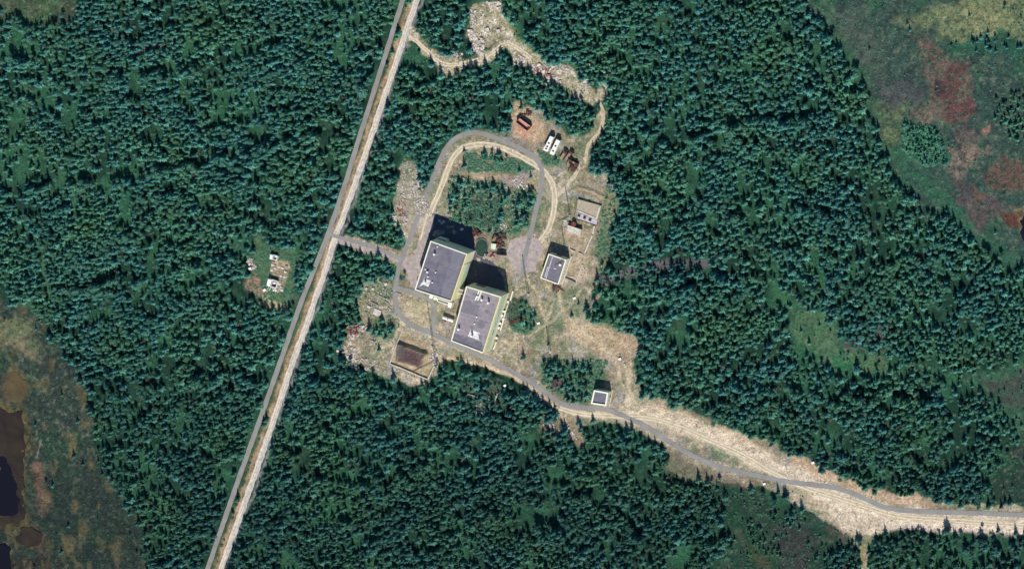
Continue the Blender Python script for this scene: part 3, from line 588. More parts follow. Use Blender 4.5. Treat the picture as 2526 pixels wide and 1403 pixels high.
# bog pools and ponds
def pool(name, pts, m, label, z=.12):
    p = smooth(pts+[pts[0]], 5, 2)[:-1]
    w1 = (fbm(p[:, 0], p[:, 1], 16, 5)-.5)*22; w2 = (fbm(p[:, 0], p[:, 1], 16, 15)-.5)*22; p = p+np.stack([w1, w2], 1)
    x, y = G(p[:, 0], p[:, 1], z); return solo(name, MB().prism(list(zip(x.tolist(), y.tolist())), z-1.5, z), m, label=label, kind='structure')
L_ = lambda pts: Z(0, 740, 2.1165, pts)
pool('bog_pool', L_([(30, 380), (90, 370), (135, 440), (130, 520), (70, 535), (25, 500)]), 'bog_yellow', 'small orange yellow bog pool in the western marsh')
pool('bog_lake', L_([(-120, 540), (0, 570), (60, 610), (100, 560), (125, 600), (140, 720), (120, 850), (110, 960), (130, 1060), (125, 1140), (100, 1180), (40, 1170), (-40, 1190), (-120, 1180)]), 'bog', 'long dark brown bog lake with yellow margin at the western edge')
pool('peat_pond', L_([(-120, 820), (20, 800), (60, 860), (80, 960), (100, 1060), (90, 1120), (20, 1140), (-120, 1150)]), 'water', 'nearly black open water in the western bog lake', .16)
pool('bog_pool', L_([(110, 1190), (180, 1180), (215, 1230), (200, 1290), (120, 1280), (85, 1240)]), 'bog', 'small dark round bog pool below the bog lake')
pool('peat_pond', L_([(-120, 1270), (10, 1260), (60, 1300), (50, 1370), (60, 1420), (-120, 1420)]), 'water', 'black pond in the south western corner')
pool('blue_pond', Z(1960, 0, 2.1926, [(1222, 1200), (1240, 1165), (1300, 1150), (1400, 1200), (1400, 1330), (1240, 1310), (1218, 1260)]), 'water', 'dark blue pond at the eastern edge')

# ------------------------------------------------------------------ buildings
def lerp(a, b, t): return (a[0]+(b[0]-a[0])*t, a[1]+(b[1]-a[1])*t)
def inset(poly, d):
    """outline moved inwards by d (convex, any winding)"""
    cxx = sum(p[0] for p in poly)/len(poly); cyy = sum(p[1] for p in poly)/len(poly); out = []; n = len(poly)
    for i in range(n):
        a, b, c = Vector(poly[i-1]), Vector(poly[i]), Vector(poly[(i+1) % n])
        e1 = (b-a).normalized(); e2 = (c-b).normalized()
        n1 = Vector((-e1.y, e1.x)); n2 = Vector((-e2.y, e2.x)); cc = Vector((cxx, cyy))
        if n1.dot(cc-b) < 0: n1 = -n1
        if n2.dot(cc-b) < 0: n2 = -n2
        k = d/(1+n1.dot(n2)); out.append(tuple(b+(n1+n2)*k))
    return out
def hall(name, roof_px, H, base_z, label, cat, wall='cream', roof='roof_felt', parapet=.7, cop=('coping', 'coping_yellow', 'coping', 'coping'), cw=.55, wt=.5):
    """roof_px: NW, NE, SE, SW corners of the parapet top"""
    q = [g(u, v, H) for u, v in roof_px]
    c = (sum(p[0] for p in q)/4, sum(p[1] for p in q)/4, base_z)
    T = Thing(name, c, label, cat)
    inn = inset(q, wt)
    for i in range(4):
        j = (i+1) % 4
        T.part('wall', MB().prism([q[i], q[j], inn[j], inn[i]], base_z-.8, H-.12), wall)
        o1 = inset(q, -.06); i1 = inset(q, cw)
        T.part('coping', MB().prism([o1[i], o1[j], i1[j], i1[i]], H-.12, H), cop[i])
    T.part('roof', MB().prism(inset(q, wt+.01), H-parapet-.4, H-parapet), roof)
    T.q = q; T.inn = inset(q, wt+.02); T.H = H; T.zr = H-parapet; T.bz = base_z
    return T
def on_roof(T, u, v): return g(u, v, T.zr)
def vent(T, u, v, s=.9, h=1.5, m='coping', name='roof_vent'):
    x, y = on_roof(T, u, v); a = math.atan2(T.q[1][1]-T.q[0][1], T.q[1][0]-T.q[0][0])
    b = T.part(name, MB().box((x, y, T.zr+h/2), (s, s, h), a), m)
    T.part('vent_cap', MB().box((x, y, T.zr+h+.06), (s*1.3, s*1.3, .12), a), 'white', parent=b)
def felt(T, px, m, dz=.012, name='roof_patch'):
    pl = [on_roof(T, u, v) for u, v in px]; return T.part(name, MB().prism(pl, T.zr-.02, T.zr+dz), m)
def wall_quad(T, i, t0, t1, z0, z1, m, name, proud=.05, parent=None, label=None):
    """flat piece set on the outside of wall i"""
    a, b = T.q[i], T.q[(i+1) % 4]; d = Vector((b[0]-a[0], b[1]-a[1])).normalized(); n = Vector((-d.y, d.x))
    cc = Vector(T.loc[:2])
    if n.dot(cc-Vector(a)) > 0: n = -n
    p0 = Vector(lerp(a, b, t0)); p1 = Vector(lerp(a, b, t1))
    pl = [tuple(p0-n*.05), tuple(p1-n*.05), tuple(p1+n*proud), tuple(p0+n*proud)]
    return T.part(name, MB().prism(pl, z0, z1), m, parent=parent, label=label)

B1 = lambda pts: Z(1000, 560, 6.379, pts)
T1 = hall('assembly_hall', B1([(395, 218), (972, 425), (722, 1172), (148, 987)]), 16.4, 0, 'larger windowless flat-roofed hall with purple grey roof and cream walls, beside the paved apron', 'hall')
felt(T1, B1([(755, 365), (930, 425), (700, 1130), (555, 1085)]), 'roof_felt_pale', name='roof_strip')
for a, b in (((300, 560), (860, 720)), ((255, 700), (810, 860)), ((370, 330), (930, 540))):
    (x0, y0), (x1, y1) = B1([a, b]); q0, q1 = on_roof(T1, x0, y0), on_roof(T1, x1, y1)
    T1.part('roof_seam', MB().strip(q0, q1, T1.zr, T1.zr+.05, .12), 'roof_felt_pale')
felt(T1, B1([(300, 795), (330, 820), (400, 840), (385, 890), (360, 940), (280, 905), (265, 880)]), 'patch', .024)
felt(T1, B1([(262, 870), (285, 900), (240, 935), (218, 935)]), 'patch', .026)
felt(T1, B1([(190, 930), (370, 985), (360, 1010), (240, 985), (180, 950)]), 'roof_felt_pale', .022)
for u, v, h in B1([(470, 425)]) and [(*B1([(470, 425)])[0], 2.6), (*B1([(355, 705)])[0], 1.6), (*B1([(365, 780)])[0], 1.0), (*B1([(480, 712)])[0], .8), (*B1([(430, 872)])[0], .9), (*B1([(320, 665)])[0], .7), (*B1([(512, 308)])[0], .9), (*B1([(320, 870)])[0], 2.2)]:
    vent(T1, u, v, .8 if h > 1.2 else .6, h)
wall_quad(T1, 1, .22, .235, .2, 16.0, 'concrete_dark', 'wall_joint', .04)
for k in range(1, 6): wall_quad(T1, 1, 0, 1, 2.7*k, 2.7*k+.08, 'coping_yellow', 'panel_joint', .03)
wall_quad(T1, 1, .24, .74, 1.0, 9.6, 'cream_green', 'wall_panel', .07)
wall_quad(T1, 0, .0, 1, 13.0, 13.3, 'coping_yellow', 'wall_band', .05)
wall_quad(T1, 2, .1, .25, 0, 5.5, 'steel', 'gate', .12); wall_quad(T1, 2, .4, .55, 0, 5.5, 'steel', 'gate', .12)
wall_quad(T1, 3, .3, .42, 0, 5, 'steel', 'gate', .12)
def annex(name, px, H, label, roof='roof_felt', wall='cream', cat='annex', bz=0, parapet=.25):
    return hall(name, px, H, bz, label, cat, wall, roof, parapet=parapet, cop=('coping',)*4, cw=.35, wt=.3)
annex('porch', B1([(512, 1125), (690, 1185), (668, 1228), (495, 1168)]), 3.4, 'low porch with purple roof against the south wall of the larger hall', cat='porch', wall='white')
annex('stair_box', B1([(388, 1070), (432, 1088), (418, 1128), (374, 1112)]), 3.0, 'small square white box by the south wall of the larger hall', roof='white', cat='entrance box', wall='white', parapet=.1)
annex('stair_box', B1([(455, 1100), (500, 1118), (488, 1150), (440, 1140)]), 2.2, 'small low white entrance box between the square box and the purple roofed porch', roof='white', cat='entrance box', wall='white', parapet=.1)
annex('stair_box', B1([(690, 1185), (735, 1200), (715, 1275), (668, 1262)]), 3.8, 'tall narrow white box at the south east corner of the larger hall', roof='white', cat='entrance box', wall='white', parapet=.1)
annex('lean_to', B1([(512, 160), (655, 205), (640, 245), (500, 205)]), 5.2, 'low grey lean-to at the shaded north wall of the larger hall', roof='concrete_dark', cat='lean-to')
for k, (a, b) in enumerate([(330, 390), (285, 520), (232, 690), (205, 760)]):
    u, v = B1([(a, b)])[0]; x, y = g(u+6, v-3, 6)
    solo('wall_ladder', MB().box((x, y, 3), (1.0, .6, 6), .3), 'white', 'white service box number on the west wall of the larger hall' if 0 else ['white service box on the west wall near the north corner of the larger hall', 'white service box at the middle of the west wall of the larger hall', 'white service box on the west wall above the paved apron', 'white service box on the west wall near the white roof patch'][k], 'service box', 'service boxes on the west wall of the larger hall', loc=(x, y, 0)).name = 'service_box'

def wear(T, seed, n=9):
    R = random.Random(seed); a, b, c_, d = T.inn
    P2 = lambda s_, t: lerp(lerp(a, b, s_), lerp(d, c_, s_), t)
    for k in range(1, 12): T.part('roof_seam', MB().strip(P2(.01, k/12), P2(.99, k/12), T.zr, T.zr+.03, .09), 'roof_felt_pale')
    for _ in range(n):
        s_, t = R.uniform(.08, .85), R.uniform(.08, .9); ang = [i*2*math.pi/9 for i in range(9)]; r0 = R.uniform(.8, 2.6)
        x, y = P2(s_, t); T.part('roof_stain', MB().prism([(x+math.cos(q_)*r0*R.uniform(.6, 1.2)*1.3, y+math.sin(q_)*r0*R.uniform(.6, 1.2)) for q_ in ang], T.zr-.02, T.zr+.0143+.0007*_), 'felt_stain')
wear(T1, 3)
B2 = lambda pts: Z(1100, 670, 6.679, pts)
T2 = hall('assembly_hall', B2([(335, 240), (905, 412), (612, 1342), (83, 1142)]), 16.4, 0, 'slightly smaller long hall with mauve roof and glazed green strip along its east wall', 'hall', roof='roof_pink', cop=('cream', 'coping_yellow', 'coping', 'coping'))
felt(T2, B2([(130, 1010), (590, 1160), (620, 1300), (105, 1130)]), 'roof_felt', name='roof_strip')
felt(T2, B2([(255, 470), (560, 560), (500, 740), (210, 650)]), 'roof_felt_pale', .008, name='roof_strip')
felt(T2, B2([(410, 955), (560, 1010), (570, 1080), (545, 1130), (440, 1090), (360, 1060)]), 'patch', .028)
felt(T2, B2([(530, 1015), (590, 1050), (580, 1130), (545, 1110)]), 'roof_felt_pale', .032)
for a, b, w in (((100, 1120), (190, 1000), 0), ((150, 950), (600, 1110), 0), ((310, 395), (800, 545), 0), ((240, 700), (720, 850), 0)):
    if a[0] == 100: continue
    (x0, y0), (x1, y1) = B2([a, b]); T2.part('roof_seam', MB().strip(on_roof(T2, x0, y0), on_roof(T2, x1, y1), T2.zr, T2.zr+.05, .14), 'roof_felt')
x0, y0 = B2([(595, 302)])[0]; x1, y1 = B2([(530, 470)])[0]
for d in (0, -6.5): T2.part('roof_duct', MB().strip(g(x0+d, y0+1, T2.zr), g(x1+d, y1, T2.zr), T2.zr, T2.zr+.8, .7), 'coping')
for (a, b), h in (((606, 462), 2.4), ((715, 508), 3.0), ((512, 745), .8), ((478, 858), .8), ((225, 945), 2.6), ((440, 1055), 3.2), ((525, 410), 1.6)):
    u, v = B2([(a, b)])[0]; vent(T2, u, v, .9 if h > 1.2 else .6, h)
wall_quad(T2, 1, .02, .98, 4.2, 14.2, 'cream_green', 'glazing_strip', .08)
for t in (.33, .48, .62):
    w = wall_quad(T2, 1, t, t+.105, 8.0, 10.6, 'white', 'window', .16); wall_quad(T2, 1, t+.01, t+.095, 8.6, 10.0, 'glass', 'pane', .18, parent=w)
for k in range(13): wall_quad(T2, 1, .05+.072*k, .053+.072*k, 4.4, 14.0, 'cream', 'mullion', .14)
wall_quad(T2, 0, .42, .72, 1, 12.5, 'cream_green', 'wall_panel', .05); wall_quad(T2, 0, .1, .35, 0, 6, 'steel', 'gate', .08)
wall_quad(T2, 2, .2, .4, 0, 6, 'steel', 'gate', .1); wall_quad(T2, 3, .5, .6, 0, 4, 'steel', 'gate', .1)
wear(T2, 8, 12)
# link between the halls
annex('link_building', B2([(192, 278), (330, 325), (312, 388), (180, 350)]), 8.4, 'low link building with mauve roof joining the two halls', roof='roof_pink', cat='link building')

# workshop with corrugated roof
B3 = lambda pts: Z(1320, 580, 9.356, pts)
T3 = hall('workshop', B3([(310, 428), (717, 572), (535, 1140), (122, 988)]), 7.2, 0, 'small workshop with corrugated grey roof and white pipes, east of the turning yard', 'workshop', cop=('coping', 'coping', 'coping', 'cream'), parapet=.5)
iq = T3.inn
for k in range(1, 22):
    t = k/22; a = lerp(iq[0], iq[1], t); b = lerp(iq[3], iq[2], t)
    T3.part('roof_rib', MB().strip(a, b, T3.zr, T3.zr+.07, .22), 'roof_felt_pale')
for pts in ([(405, 500), (330, 730)], [(330, 730), (255, 1000)], [(300, 720), (225, 970)], [(295, 722), (360, 745)], [(430, 765), (490, 775)]):
    (x0, y0), (x1, y1) = B3(pts); T3.part('roof_pipe', MB().strip(on_roof(T3, x0, y0), on_roof(T3, x1, y1), T3.zr+.05, T3.zr+.3, .35), 'patch')
u, v = B3([(592, 682)])[0]; vent(T3, u, v, 1.0, 1.6)
for k in range(7):
    w = wall_quad(T3, 1, .08+.13*k, .16+.13*k, 2.4, 4.6, 'white', 'window', .08); wall_quad(T3, 1, .09+.13*k, .15+.13*k, 2.6, 4.4, 'glass', 'pane', .1, parent=w)
wall_quad(T3, 0, .3, .6, 0, 4, 'steel', 'gate', .08); wall_quad(T3, 2, .3, .5, 0, 3.6, 'steel', 'gate', .08)

# square brick transformer house
B4 = lambda pts: Z(1200, 690, 3.188, pts)
T4 = hall('transformer_house', B4([(845, 868), (957, 888), (941, 992), (822, 974)]), 6.8, 0, 'small square cream building with white parapet beside the sandy track', 'utility building', cop=('coping',)*4, cw=.8, parapet=.8)
wall_quad(T4, 1, .3, .5, 0, 2.4, 'steel', 'door', .08)
w = wall_quad(T4, 1, .62, .78, 2.6, 4.2, 'white', 'window', .08); wall_quad(T4, 1, .64, .76, 2.8, 4.0, 'glass', 'pane', .1, parent=w)
wall_quad(T4, 3, .3, .5, 0, 2.4, 'steel', 'door', .08)
p0 = g(*B4([(993, 862)])[0], 0.8); p1 = g(*B4([(968, 996)])[0], .8)
solo('low_wall', MB().strip(p0, p1, -.3, 1.0, .5), 'concrete', 'straight white wall along the east side of the square utility building', 'wall', loc=(*p0, 0))

# brown shed near it
def small_house(name, px, H, wallm, roofm, label, cat, rise=.8, pitch=True, bz=0):
    q = [g(u, v, H) for u, v in px]; c = (sum(p[0] for p in q)/4, sum(p[1] for p in q)/4, bz); T = Thing(name, c, label, cat)
    inn = inset(q, .2)
    for i in range(4):
        j = (i+1) % 4; T.part('wall', MB().prism([q[i], q[j], inn[j], inn[i]], bz-.5, H), wallm)
    o = inset(q, -.3); a, b = lerp(o[0], o[1], .5), lerp(o[3], o[2], .5)
    mb = MB().add([(*o[0], H), (*o[1], H), (*o[2], H), (*o[3], H), (*a, H+rise), (*b, H+rise)], [(0, 4, 5, 3), (4, 1, 2, 5), (0, 1, 4), (3, 5, 2), (0, 3, 2, 1)])
    T.part('roof', mb, roofm); T.q = q; T.H = H; T.bz = bz
    wall_quad(T, 1, .4, .6, bz, bz+2, 'dark', 'door', .05)
    return T
small_house('wooden_shed', B4([(530, 790), (590, 775), (583, 850), (515, 833)]), 3.0, 'tarp', 'tarp', 'dark brown shed at the west edge of the spruce clump by the road', 'shed')
S9 = lambda pts: Z(1150, 500, 8.77, pts)
small_house('site_hut', S9([(655, 1130), (845, 1150), (790, 1285), (640, 1235)]), 3.6, 'concrete', 'wood', 'small pale hut with timber roof beside the rounded paved yard', 'hut')
small_house('site_hut', S9([(545, 890), (640, 900), (620, 1000), (545, 985)]), 2.6, 'cream', 'cream_green', 'small yellowish cabin among the dark scrap near the green pond', 'hut', rise=.3)

# ------------------------------------------------------------------ covered reservoirs
def low_wall(px, z0, h, t, m, label, group=None, name='low_wall', cat='wall', pieces=None):
    """wall of joined slabs along a surveyed line; each slab is a part"""
    q = [g(u, v, z0+h) for u, v in px]
    T = Thing(name, (*q[0], z0), label, cat, group)
    for a, b in zip(q[:-1], q[1:]):
        L = math.hypot(b[0]-a[0], b[1]-a[1]); n = max(1, round(L/(pieces or 3.2)))
        for k in range(n):
            T.part('slab', MB().strip(lerp(a, b, (k+.01)/n), lerp(a, b, (k+.985)/n), z0-.8, z0+h+random.uniform(-.05, .05), t), m)
    return T
S2 = lambda pts: Z(820, 660, 4.525, pts)
low_wall(S2([(790, 672), (700, 900), (640, 1068)]), 0, .7, .5, 'concrete', 'thin pale kerb wall on the west side of the brown covered reservoir', 'kerb walls of the brown reservoir')
low_wall(S2([(632, 1072), (780, 1130), (1062, 1250)]), 0, .8, .6, 'concrete', 'pale kerb wall on the south side of the brown covered reservoir', 'kerb walls of the brown reservoir')
low_wall(S2([(1062, 1250), (1110, 1150), (1165, 1040)]), 0, .7, .6, 'concrete', 'pale kerb wall on the east side of the brown covered reservoir', 'kerb walls of the brown reservoir')
S8 = lambda pts: Z(1320, 440, 8.77, pts)
RZ = 1.5
deck = [g(u, v, RZ) for u, v in S8([(925, 450), (1425, 590), (1340, 890), (895, 705)])]
R2 = Thing('covered_reservoir', (*g(1452, 515, 0), 0), 'flat square concrete platform with white kerb and three square openings', 'reservoir')
R2.part('deck', MB().prism(deck, -.5, RZ-.1), mat('platform_screed', srgb(172, 156, 132), .95, nscale=.5, col2=srgb(150, 136, 112)))
o1 = inset(deck, -.1); i1 = inset(deck, .9)
for i, j in ((1, 2), (2, 3)): R2.part('coping', MB().prism([o1[i], o1[j], i1[j], i1[i]], -.3, RZ+.25), 'concrete')
apr = [g(u, v, .9) for u, v in S8([(905, 730), (1345, 905), (1325, 1005), (915, 868)])]
R2.part('apron', MB().prism(apr, -.8, .9), mat('lilac_concrete', srgb(188, 176, 182), .9, nscale=.5, col2=srgb(160, 148, 150)))
for a, b in ((950, 800), (1072, 842), (1190, 890)):
    x, y = g(*S8([(a, b)])[0], .9); f = R2.part('hatch_rim', MB().box((x, y, 1.0), (2.0, 2.0, .2), -.3), 'concrete_dark'); R2.part('hatch', MB().box((x, y, 1.12), (1.6, 1.6, .06), -.3), 'dark', parent=f)
low_wall(S8([(905, 880), (1110, 945), (1325, 1022)]), 0, .25, .45, 'dark', 'dark narrow trench edge along the south front of the platform with three openings', name='trench_edge', cat='trench edge', pieces=6)
S8b = [g(u, v, 2.4) for u, v in S8([(715, 1015), (1000, 1112), (968, 1238), (690, 1125)])]
R3 = Thing('concrete_bunker', (*g(1417, 570, 0), 0), 'flat white concrete bunker box between the two masts', 'bunker')
R3.part('body', MB().prism(S8b, -.4, 2.4), 'concrete'); R3.part('slab', MB().prism(inset(S8b, -.15), 2.4, 2.6), 'concrete')
R3.part('slab_joint', MB().strip(lerp(S8b[0], S8b[1], .5), lerp(S8b[3], S8b[2], .5), 2.6, 2.64, .2), 'concrete_dark')
u, v = S8([(855, 975)])[0]; x, y = g(u, v, 0)
R4 = Thing('rusty_tank', (x, y, 0), 'small round rusty tank just north of the white bunker box', 'tank')
R4.part('shell', MB().tube((x, y, -.2), (x, y, 2.2), 1.5, 14), 'rust'); R4.part('lid', MB().tube((x, y, 2.2), (x, y, 2.35), 1.6, 14, 1.2), 'rust'); R4.part('pipe', MB().bar((x-.5, y+1.2, 2), (x+1.0, y+1.2, 6.0), .25), 'steel')
R4.part('bracket', MB().bar((x-3, y, .6), (x-1.3, y, .6), .4), 'rust_pale')
solo('steel_pipe', MB().bar((*g(*S8([(1078, 880)])[0]), 1.2), (*g(*S8([(1045, 1090)])[0]), .6), .25), 'rust_pale', 'thin orange pipe running south from the platform with three openings', 'pipe')
G1 = 'pale concrete walls east of the workshop'
low_wall([(1466, 557), (1462, 578)], 0, .6, .8, 'concrete', 'short pale wall stub below the south east corner of the square platform', G1)
low_wall([(1461, 580), (1452, 600), (1442, 624)], 0, .6, .8, 'concrete', 'long pale wall running down from the platform, north of the walled bay', G1)
low_wall([(1437, 653), (1428, 676), (1420, 698)], 0, .6, .7, 'concrete', 'pale wall along the east side of the bay beside the workshop', G1)
low_wall([(1420, 698.5), (1408, 692), (1394, 686)], 0, 1.0, .7, 'concrete_dark', 'grey wall closing the south end of the bay beside the workshop', G1)
low_wall([(1400, 681), (1417, 684)], 0, .4, .5, 'concrete', 'thin pale strip just inside the south end of the bay', G1)
low_wall([(1405.5, 615), (1418, 621)], 0, .5, .7, 'concrete', 'short pale wall piece by the north east corner of the workshop shadow', G1)
low_wall([(1427, 624), (1437, 628)], 0, .4, .6, 'concrete', 'short broken wall piece at the top of the bay beside the workshop', G1)
low_wall([(1409.5, 632), (1398, 668), (1386.5, 700)], 0, .8, .7, 'concrete', 'long pale wall standing close along the east side of the workshop', G1)
G2 = 'low walls east of the long hall'
low_wall([(1265, 718), (1258, 742)], 0, 1.2, .6, 'coping', 'northern piece of the white wall beside the glazed hall', G2)
low_wall([(1255, 746), (1246, 772), (1240, 795), (1234, 815)], 0, .9, .5, 'coping', 'long middle piece of the white wall beside the glazed hall', G2)
low_wall([(1224, 843), (1216.5, 862)], 0, .9, .5, 'coping', 'southern piece of the white wall beside the glazed hall', G2)
for k, (u, v) in enumerate([(1255, 744), (1246, 768), (1241, 778), (1236, 797), (1233, 808), (1227, 833), (1244, 786)]):
    x, y = g(u+random.uniform(-2, 0), v)
    solo('concrete_block', MB().box((x, y, .6), (1.4, 1.1, 1.4), random.uniform(0, 1)), 'white', ['white block at the north end of the long middle wall by the glazed hall', 'white block beside the wall, level with the north windows of the glazed hall', 'white block in the middle of the gap by the glazed hall wall', 'white block level with the second window of the glazed hall', 'white block at the south end of the long middle wall', 'lone white block between the middle and southern walls by the glazed hall', 'smallest white block along the wall by the glazed hall'][k], 'block', 'white blocks by the glazed hall', loc=(x, y, 0))

# ------------------------------------------------------------------ masts
def mast(base, tip_shadow, label, w=1.1, bar=.16, m='steel', lattice=True):
    bx, by = g(*base); tx, ty = g(*tip_shadow); h = math.hypot(tx-bx, ty-by)*math.tan(SUN_EL)
    T = Thing('lattice_mast' if lattice else 'light_mast', (bx, by, 0), label, 'mast')
    n = max(4, int(h/2.4)); W = lambda t: w*(1-.72*t)
    for sx_, sy_ in ((-1, -1), (1, -1), (1, 1), (-1, 1)):
        T.part('leg', MB().bar((bx+sx_*W(0), by+sy_*W(0), -.3), (bx+sx_*W(1), by+sy_*W(1), h), bar), m)
    mb = MB()
    for i in range(n):
        t0, t1 = i/n, (i+1)/n
        cs = [(-1, -1), (1, -1), (1, 1), (-1, 1)]
        for a in range(4):
            p, q = cs[a], cs[(a+1) % 4]
            mb.bar((bx+p[0]*W(t0), by+p[1]*W(t0), h*t0), (bx+q[0]*W(t1), by+q[1]*W(t1), h*t1), bar*.6)
            mb.bar((bx+p[0]*W(t1), by+p[1]*W(t1), h*t1), (bx+q[0]*W(t1), by+q[1]*W(t1), h*t1), bar*.6)
    T.part('bracing', mb, m).__setitem__('kind', 'stuff')
    T.part('platform', MB().box((bx, by, h+.1), (w*1.1, w*1.1, .12)), m)
    T.part('lamp', MB().box((bx, by, h+.4), (w*.8, .3, .3), .3), 'glass')
    T.part('footing', MB().box((bx, by, .1), (w*2.6, w*2.6, .5)), 'concrete')
    return T
mast((1405, 532), (1393, 457), 'slim lattice mast on a white footing between the dirt track and the square platform', .4, .10)
mast((1303, 727), (1283, 630), 'tall lattice mast rising from the dark bushes east of the glazed hall', .7, .10)
mast((1075, 888), (1050, 745), 'tallest lattice mast at the east kerb of the brown reservoir', .7, .11)
mast((1357, 868), (1346, 806), 'lattice mast standing north of the spruce clump in the open ground', .7, .10)
mast((1397, 640), (1383.5, 562), 'lattice mast at the north east corner of the workshop', .7, .11)
# fallen red lattice beside the long hall
a0 = (*g(1257, 800), .8); a1 = (*g(1298, 783), 1.6)
FL = Thing('fallen_mast', (a0[0], a0[1], 0), 'fallen rusty lattice section lying in the bushes east of the long hall', 'mast section')
dv = (Vector(a1)-Vector(a0)).normalized(); sdv = Vector((-dv.y, dv.x, 0))*.7
for s_ in (-1, 1):
    for z_ in (0, 1.2): FL.part('chord', MB().bar(Vector(a0)+sdv*s_+Vector((0, 0, z_)), Vector(a1)+sdv*s_+Vector((0, 0, z_)), .25), 'rust')
mb = MB()
for k in range(10):
    p = Vector(a0).lerp(Vector(a1), k/10); q = Vector(a0).lerp(Vector(a1), (k+1)/10)
    mb.bar(p+sdv, q-sdv, .18); mb.bar(p-sdv+Vector((0, 0, 1.2)), q+sdv+Vector((0, 0, 1.2)), .18)
FL.part('bracing', mb, 'rust').__setitem__('kind', 'stuff')

# ------------------------------------------------------------------ rusty box, cabins, tank, scrap
S7 = lambda pts: Z(1250, 240, 7.384, pts)
q = [g(u, v, 3.2) for u, v in S7([(228, 372), (432, 522), (368, 612), (160, 445)])]
RB = Thing('rusty_container', (sum(p[0] for p in q)/4, sum(p[1] for p in q)/4, 0), 'open-topped rusty red steel bin in the sandy clearing north of the loop', 'container')
inn = inset(q, .35)
for i in range(4): RB.part('side', MB().prism([q[i], q[(i+1) % 4], inn[(i+1) % 4], inn[i]], -.2, 3.2), 'rust')
RB.part('floor', MB().prism(inset(q, .36), .5, 1.5), 'rust_pale')
RB.part('rim', MB().strip(inn[0], inn[1], 3.2, 3.32, .7), 'rust_pale')
def cabin(px, H, label, vents):
    q = [g(u, v, H) for u, v in px]; c = (sum(p[0] for p in q)/4, sum(p[1] for p in q)/4, 0)
    T = Thing('trailer_cabin', c, label, 'trailer', 'white trailer cabins north east of the loop')
    T.q = q; T.H = H; T.zr = H
    T.part('body', MB().prism(q, .8, H-.15), 'cream'); T.part('roof', MB().prism(inset(q, -.08), H-.15, H), 'white')
    a = math.atan2(q[1][1]-q[0][1], q[1][0]-q[0][0])
    for t in vents:
        x, y = lerp(lerp(q[0], q[1], .5), lerp(q[3], q[2], .5), t)
        f = T.part('roof_hatch', MB().box((x, y, H+.08), (1.2, .9, .16), a), 'dark')
    for t in (.15, .85):
        for s_ in (0, 1):
            x, y = lerp(lerp(q[0], q[1], s_), lerp(q[3], q[2], s_), t); d = Vector((q[1][0]-q[0][0], q[1][1]-q[0][1], 0)).normalized()
            T.part('wheel', MB().tube(Vector((x, y, .45))-d*.15, Vector((x, y, .45))+d*.15, .45, 12), 'dark')
    for k in range(3):
        w = wall_quad(T, 1, .15+.28*k, .3+.28*k, 1.7, 2.6, 'wood', 'window', .03)
        wall_quad(T, 1, .17+.28*k, .28+.28*k, 1.8, 2.5, 'glass', 'pane', .05, parent=w)
    wall_quad(T, 0, .3, .7, .9, 2.6, 'wood', 'door', .04)
    return T
cabin(S7([(790, 708), (850, 732), (738, 990), (662, 958)]), 4.0, 'western of two white trailer cabins with dark roof hatches', (.45, .68, .84))
cabin(S7([(905, 768), (968, 797), (850, 1052), (782, 1022)]), 4.0, 'eastern of two white trailer cabins with dark roof hatches', (.4, .76))
u0, v0 = S2([(1235, 555)])[0]; u1, v1 = S2([(1350, 595)])[0]
a = Vector((*g(u0, v0, 1.6), 1.6)); b = Vector((*g(u1, v1, 1.6), 1.6))
WT = Thing('white_tank', (a.x, a.y, 0), 'long white cylindrical tank lying on cradles west of the long hall', 'tank')
WT.part('shell', MB().tube(a, b, 1.0, 16), 'white')
for t in (.2, .8):
    p = a.lerp(b, t); WT.part('cradle', MB().box((p.x, p.y, .35), (.5, 2.0, .9), -.3), 'concrete_dark')
WT.part('manhole', MB().tube(a.lerp(b, .5)+Vector((0, 0, .9)), a.lerp(b, .5)+Vector((0, 0, 1.3)), .35, 10), 'steel')
u, v = S2([(1262, 598)])[0]; x, y = g(u, v)
solo('steel_drum', MB().tube((x, y, 0), (x, y, 1.0), .5, 12), 'rust', 'rusty drum standing below the white cylindrical tank', 'drum')
def wreck(u, v, L, Wd, rz, label, seed):
    """stripped lorry: chassis, cab, bonnet, load bed, axles with wheels"""
    random.seed(seed); x, y = g(u, v); ca, sa = math.cos(rz), math.sin(rz)
    T = Thing('lorry_wreck', (x, y, 0), label, 'wrecked lorry', 'dark wrecked lorries by the dirt track')
    P_ = lambda a, b: (x+a*ca-b*sa, y+a*sa+b*ca)
    for s_ in (-.35, .35): T.part('chassis_rail', MB().bar((*P_(-L/2, s_*Wd), .9), (*P_(L/2, s_*Wd), .9), .25), 'rust')
    T.part('cab', MB().box((*P_(L*.26, 0), 1.9), (L*.22, Wd*.95, 1.6), rz), 'tarp')
    T.part('windscreen', MB().box((*P_(L*.375, 0), 2.2), (.08, Wd*.8, .7), rz), 'glass')
    T.part('roof_hatch', MB().box((*P_(L*.26, 0), 2.75), (L*.1, Wd*.5, .12), rz), 'rust')
    T.part('bonnet', MB().box((*P_(L*.43, 0), 1.45), (L*.13, Wd*.7, .9), rz), 'tarp')
    for s_ in (-.46, .46): T.part('bed_side', MB().bar((*P_(-L/2, s_*Wd), 1.7), (*P_(L*.1, s_*Wd), 1.7), .1, .9), 'tarp')
    T.part('bed', MB().box((*P_(-L*.2, 0), 1.2), (L*.6, Wd*.9, .15), rz), 'wood')
    for k in (-.38, -.2, .36):
        for s_ in (-.5, .5):
            a_ = P_(L*k, s_*Wd-.15); b_ = P_(L*k, s_*Wd+.15); T.part('wheel', MB().tube((*a_, .5), (*b_, .5), .5, 12), 'dark')
    return T
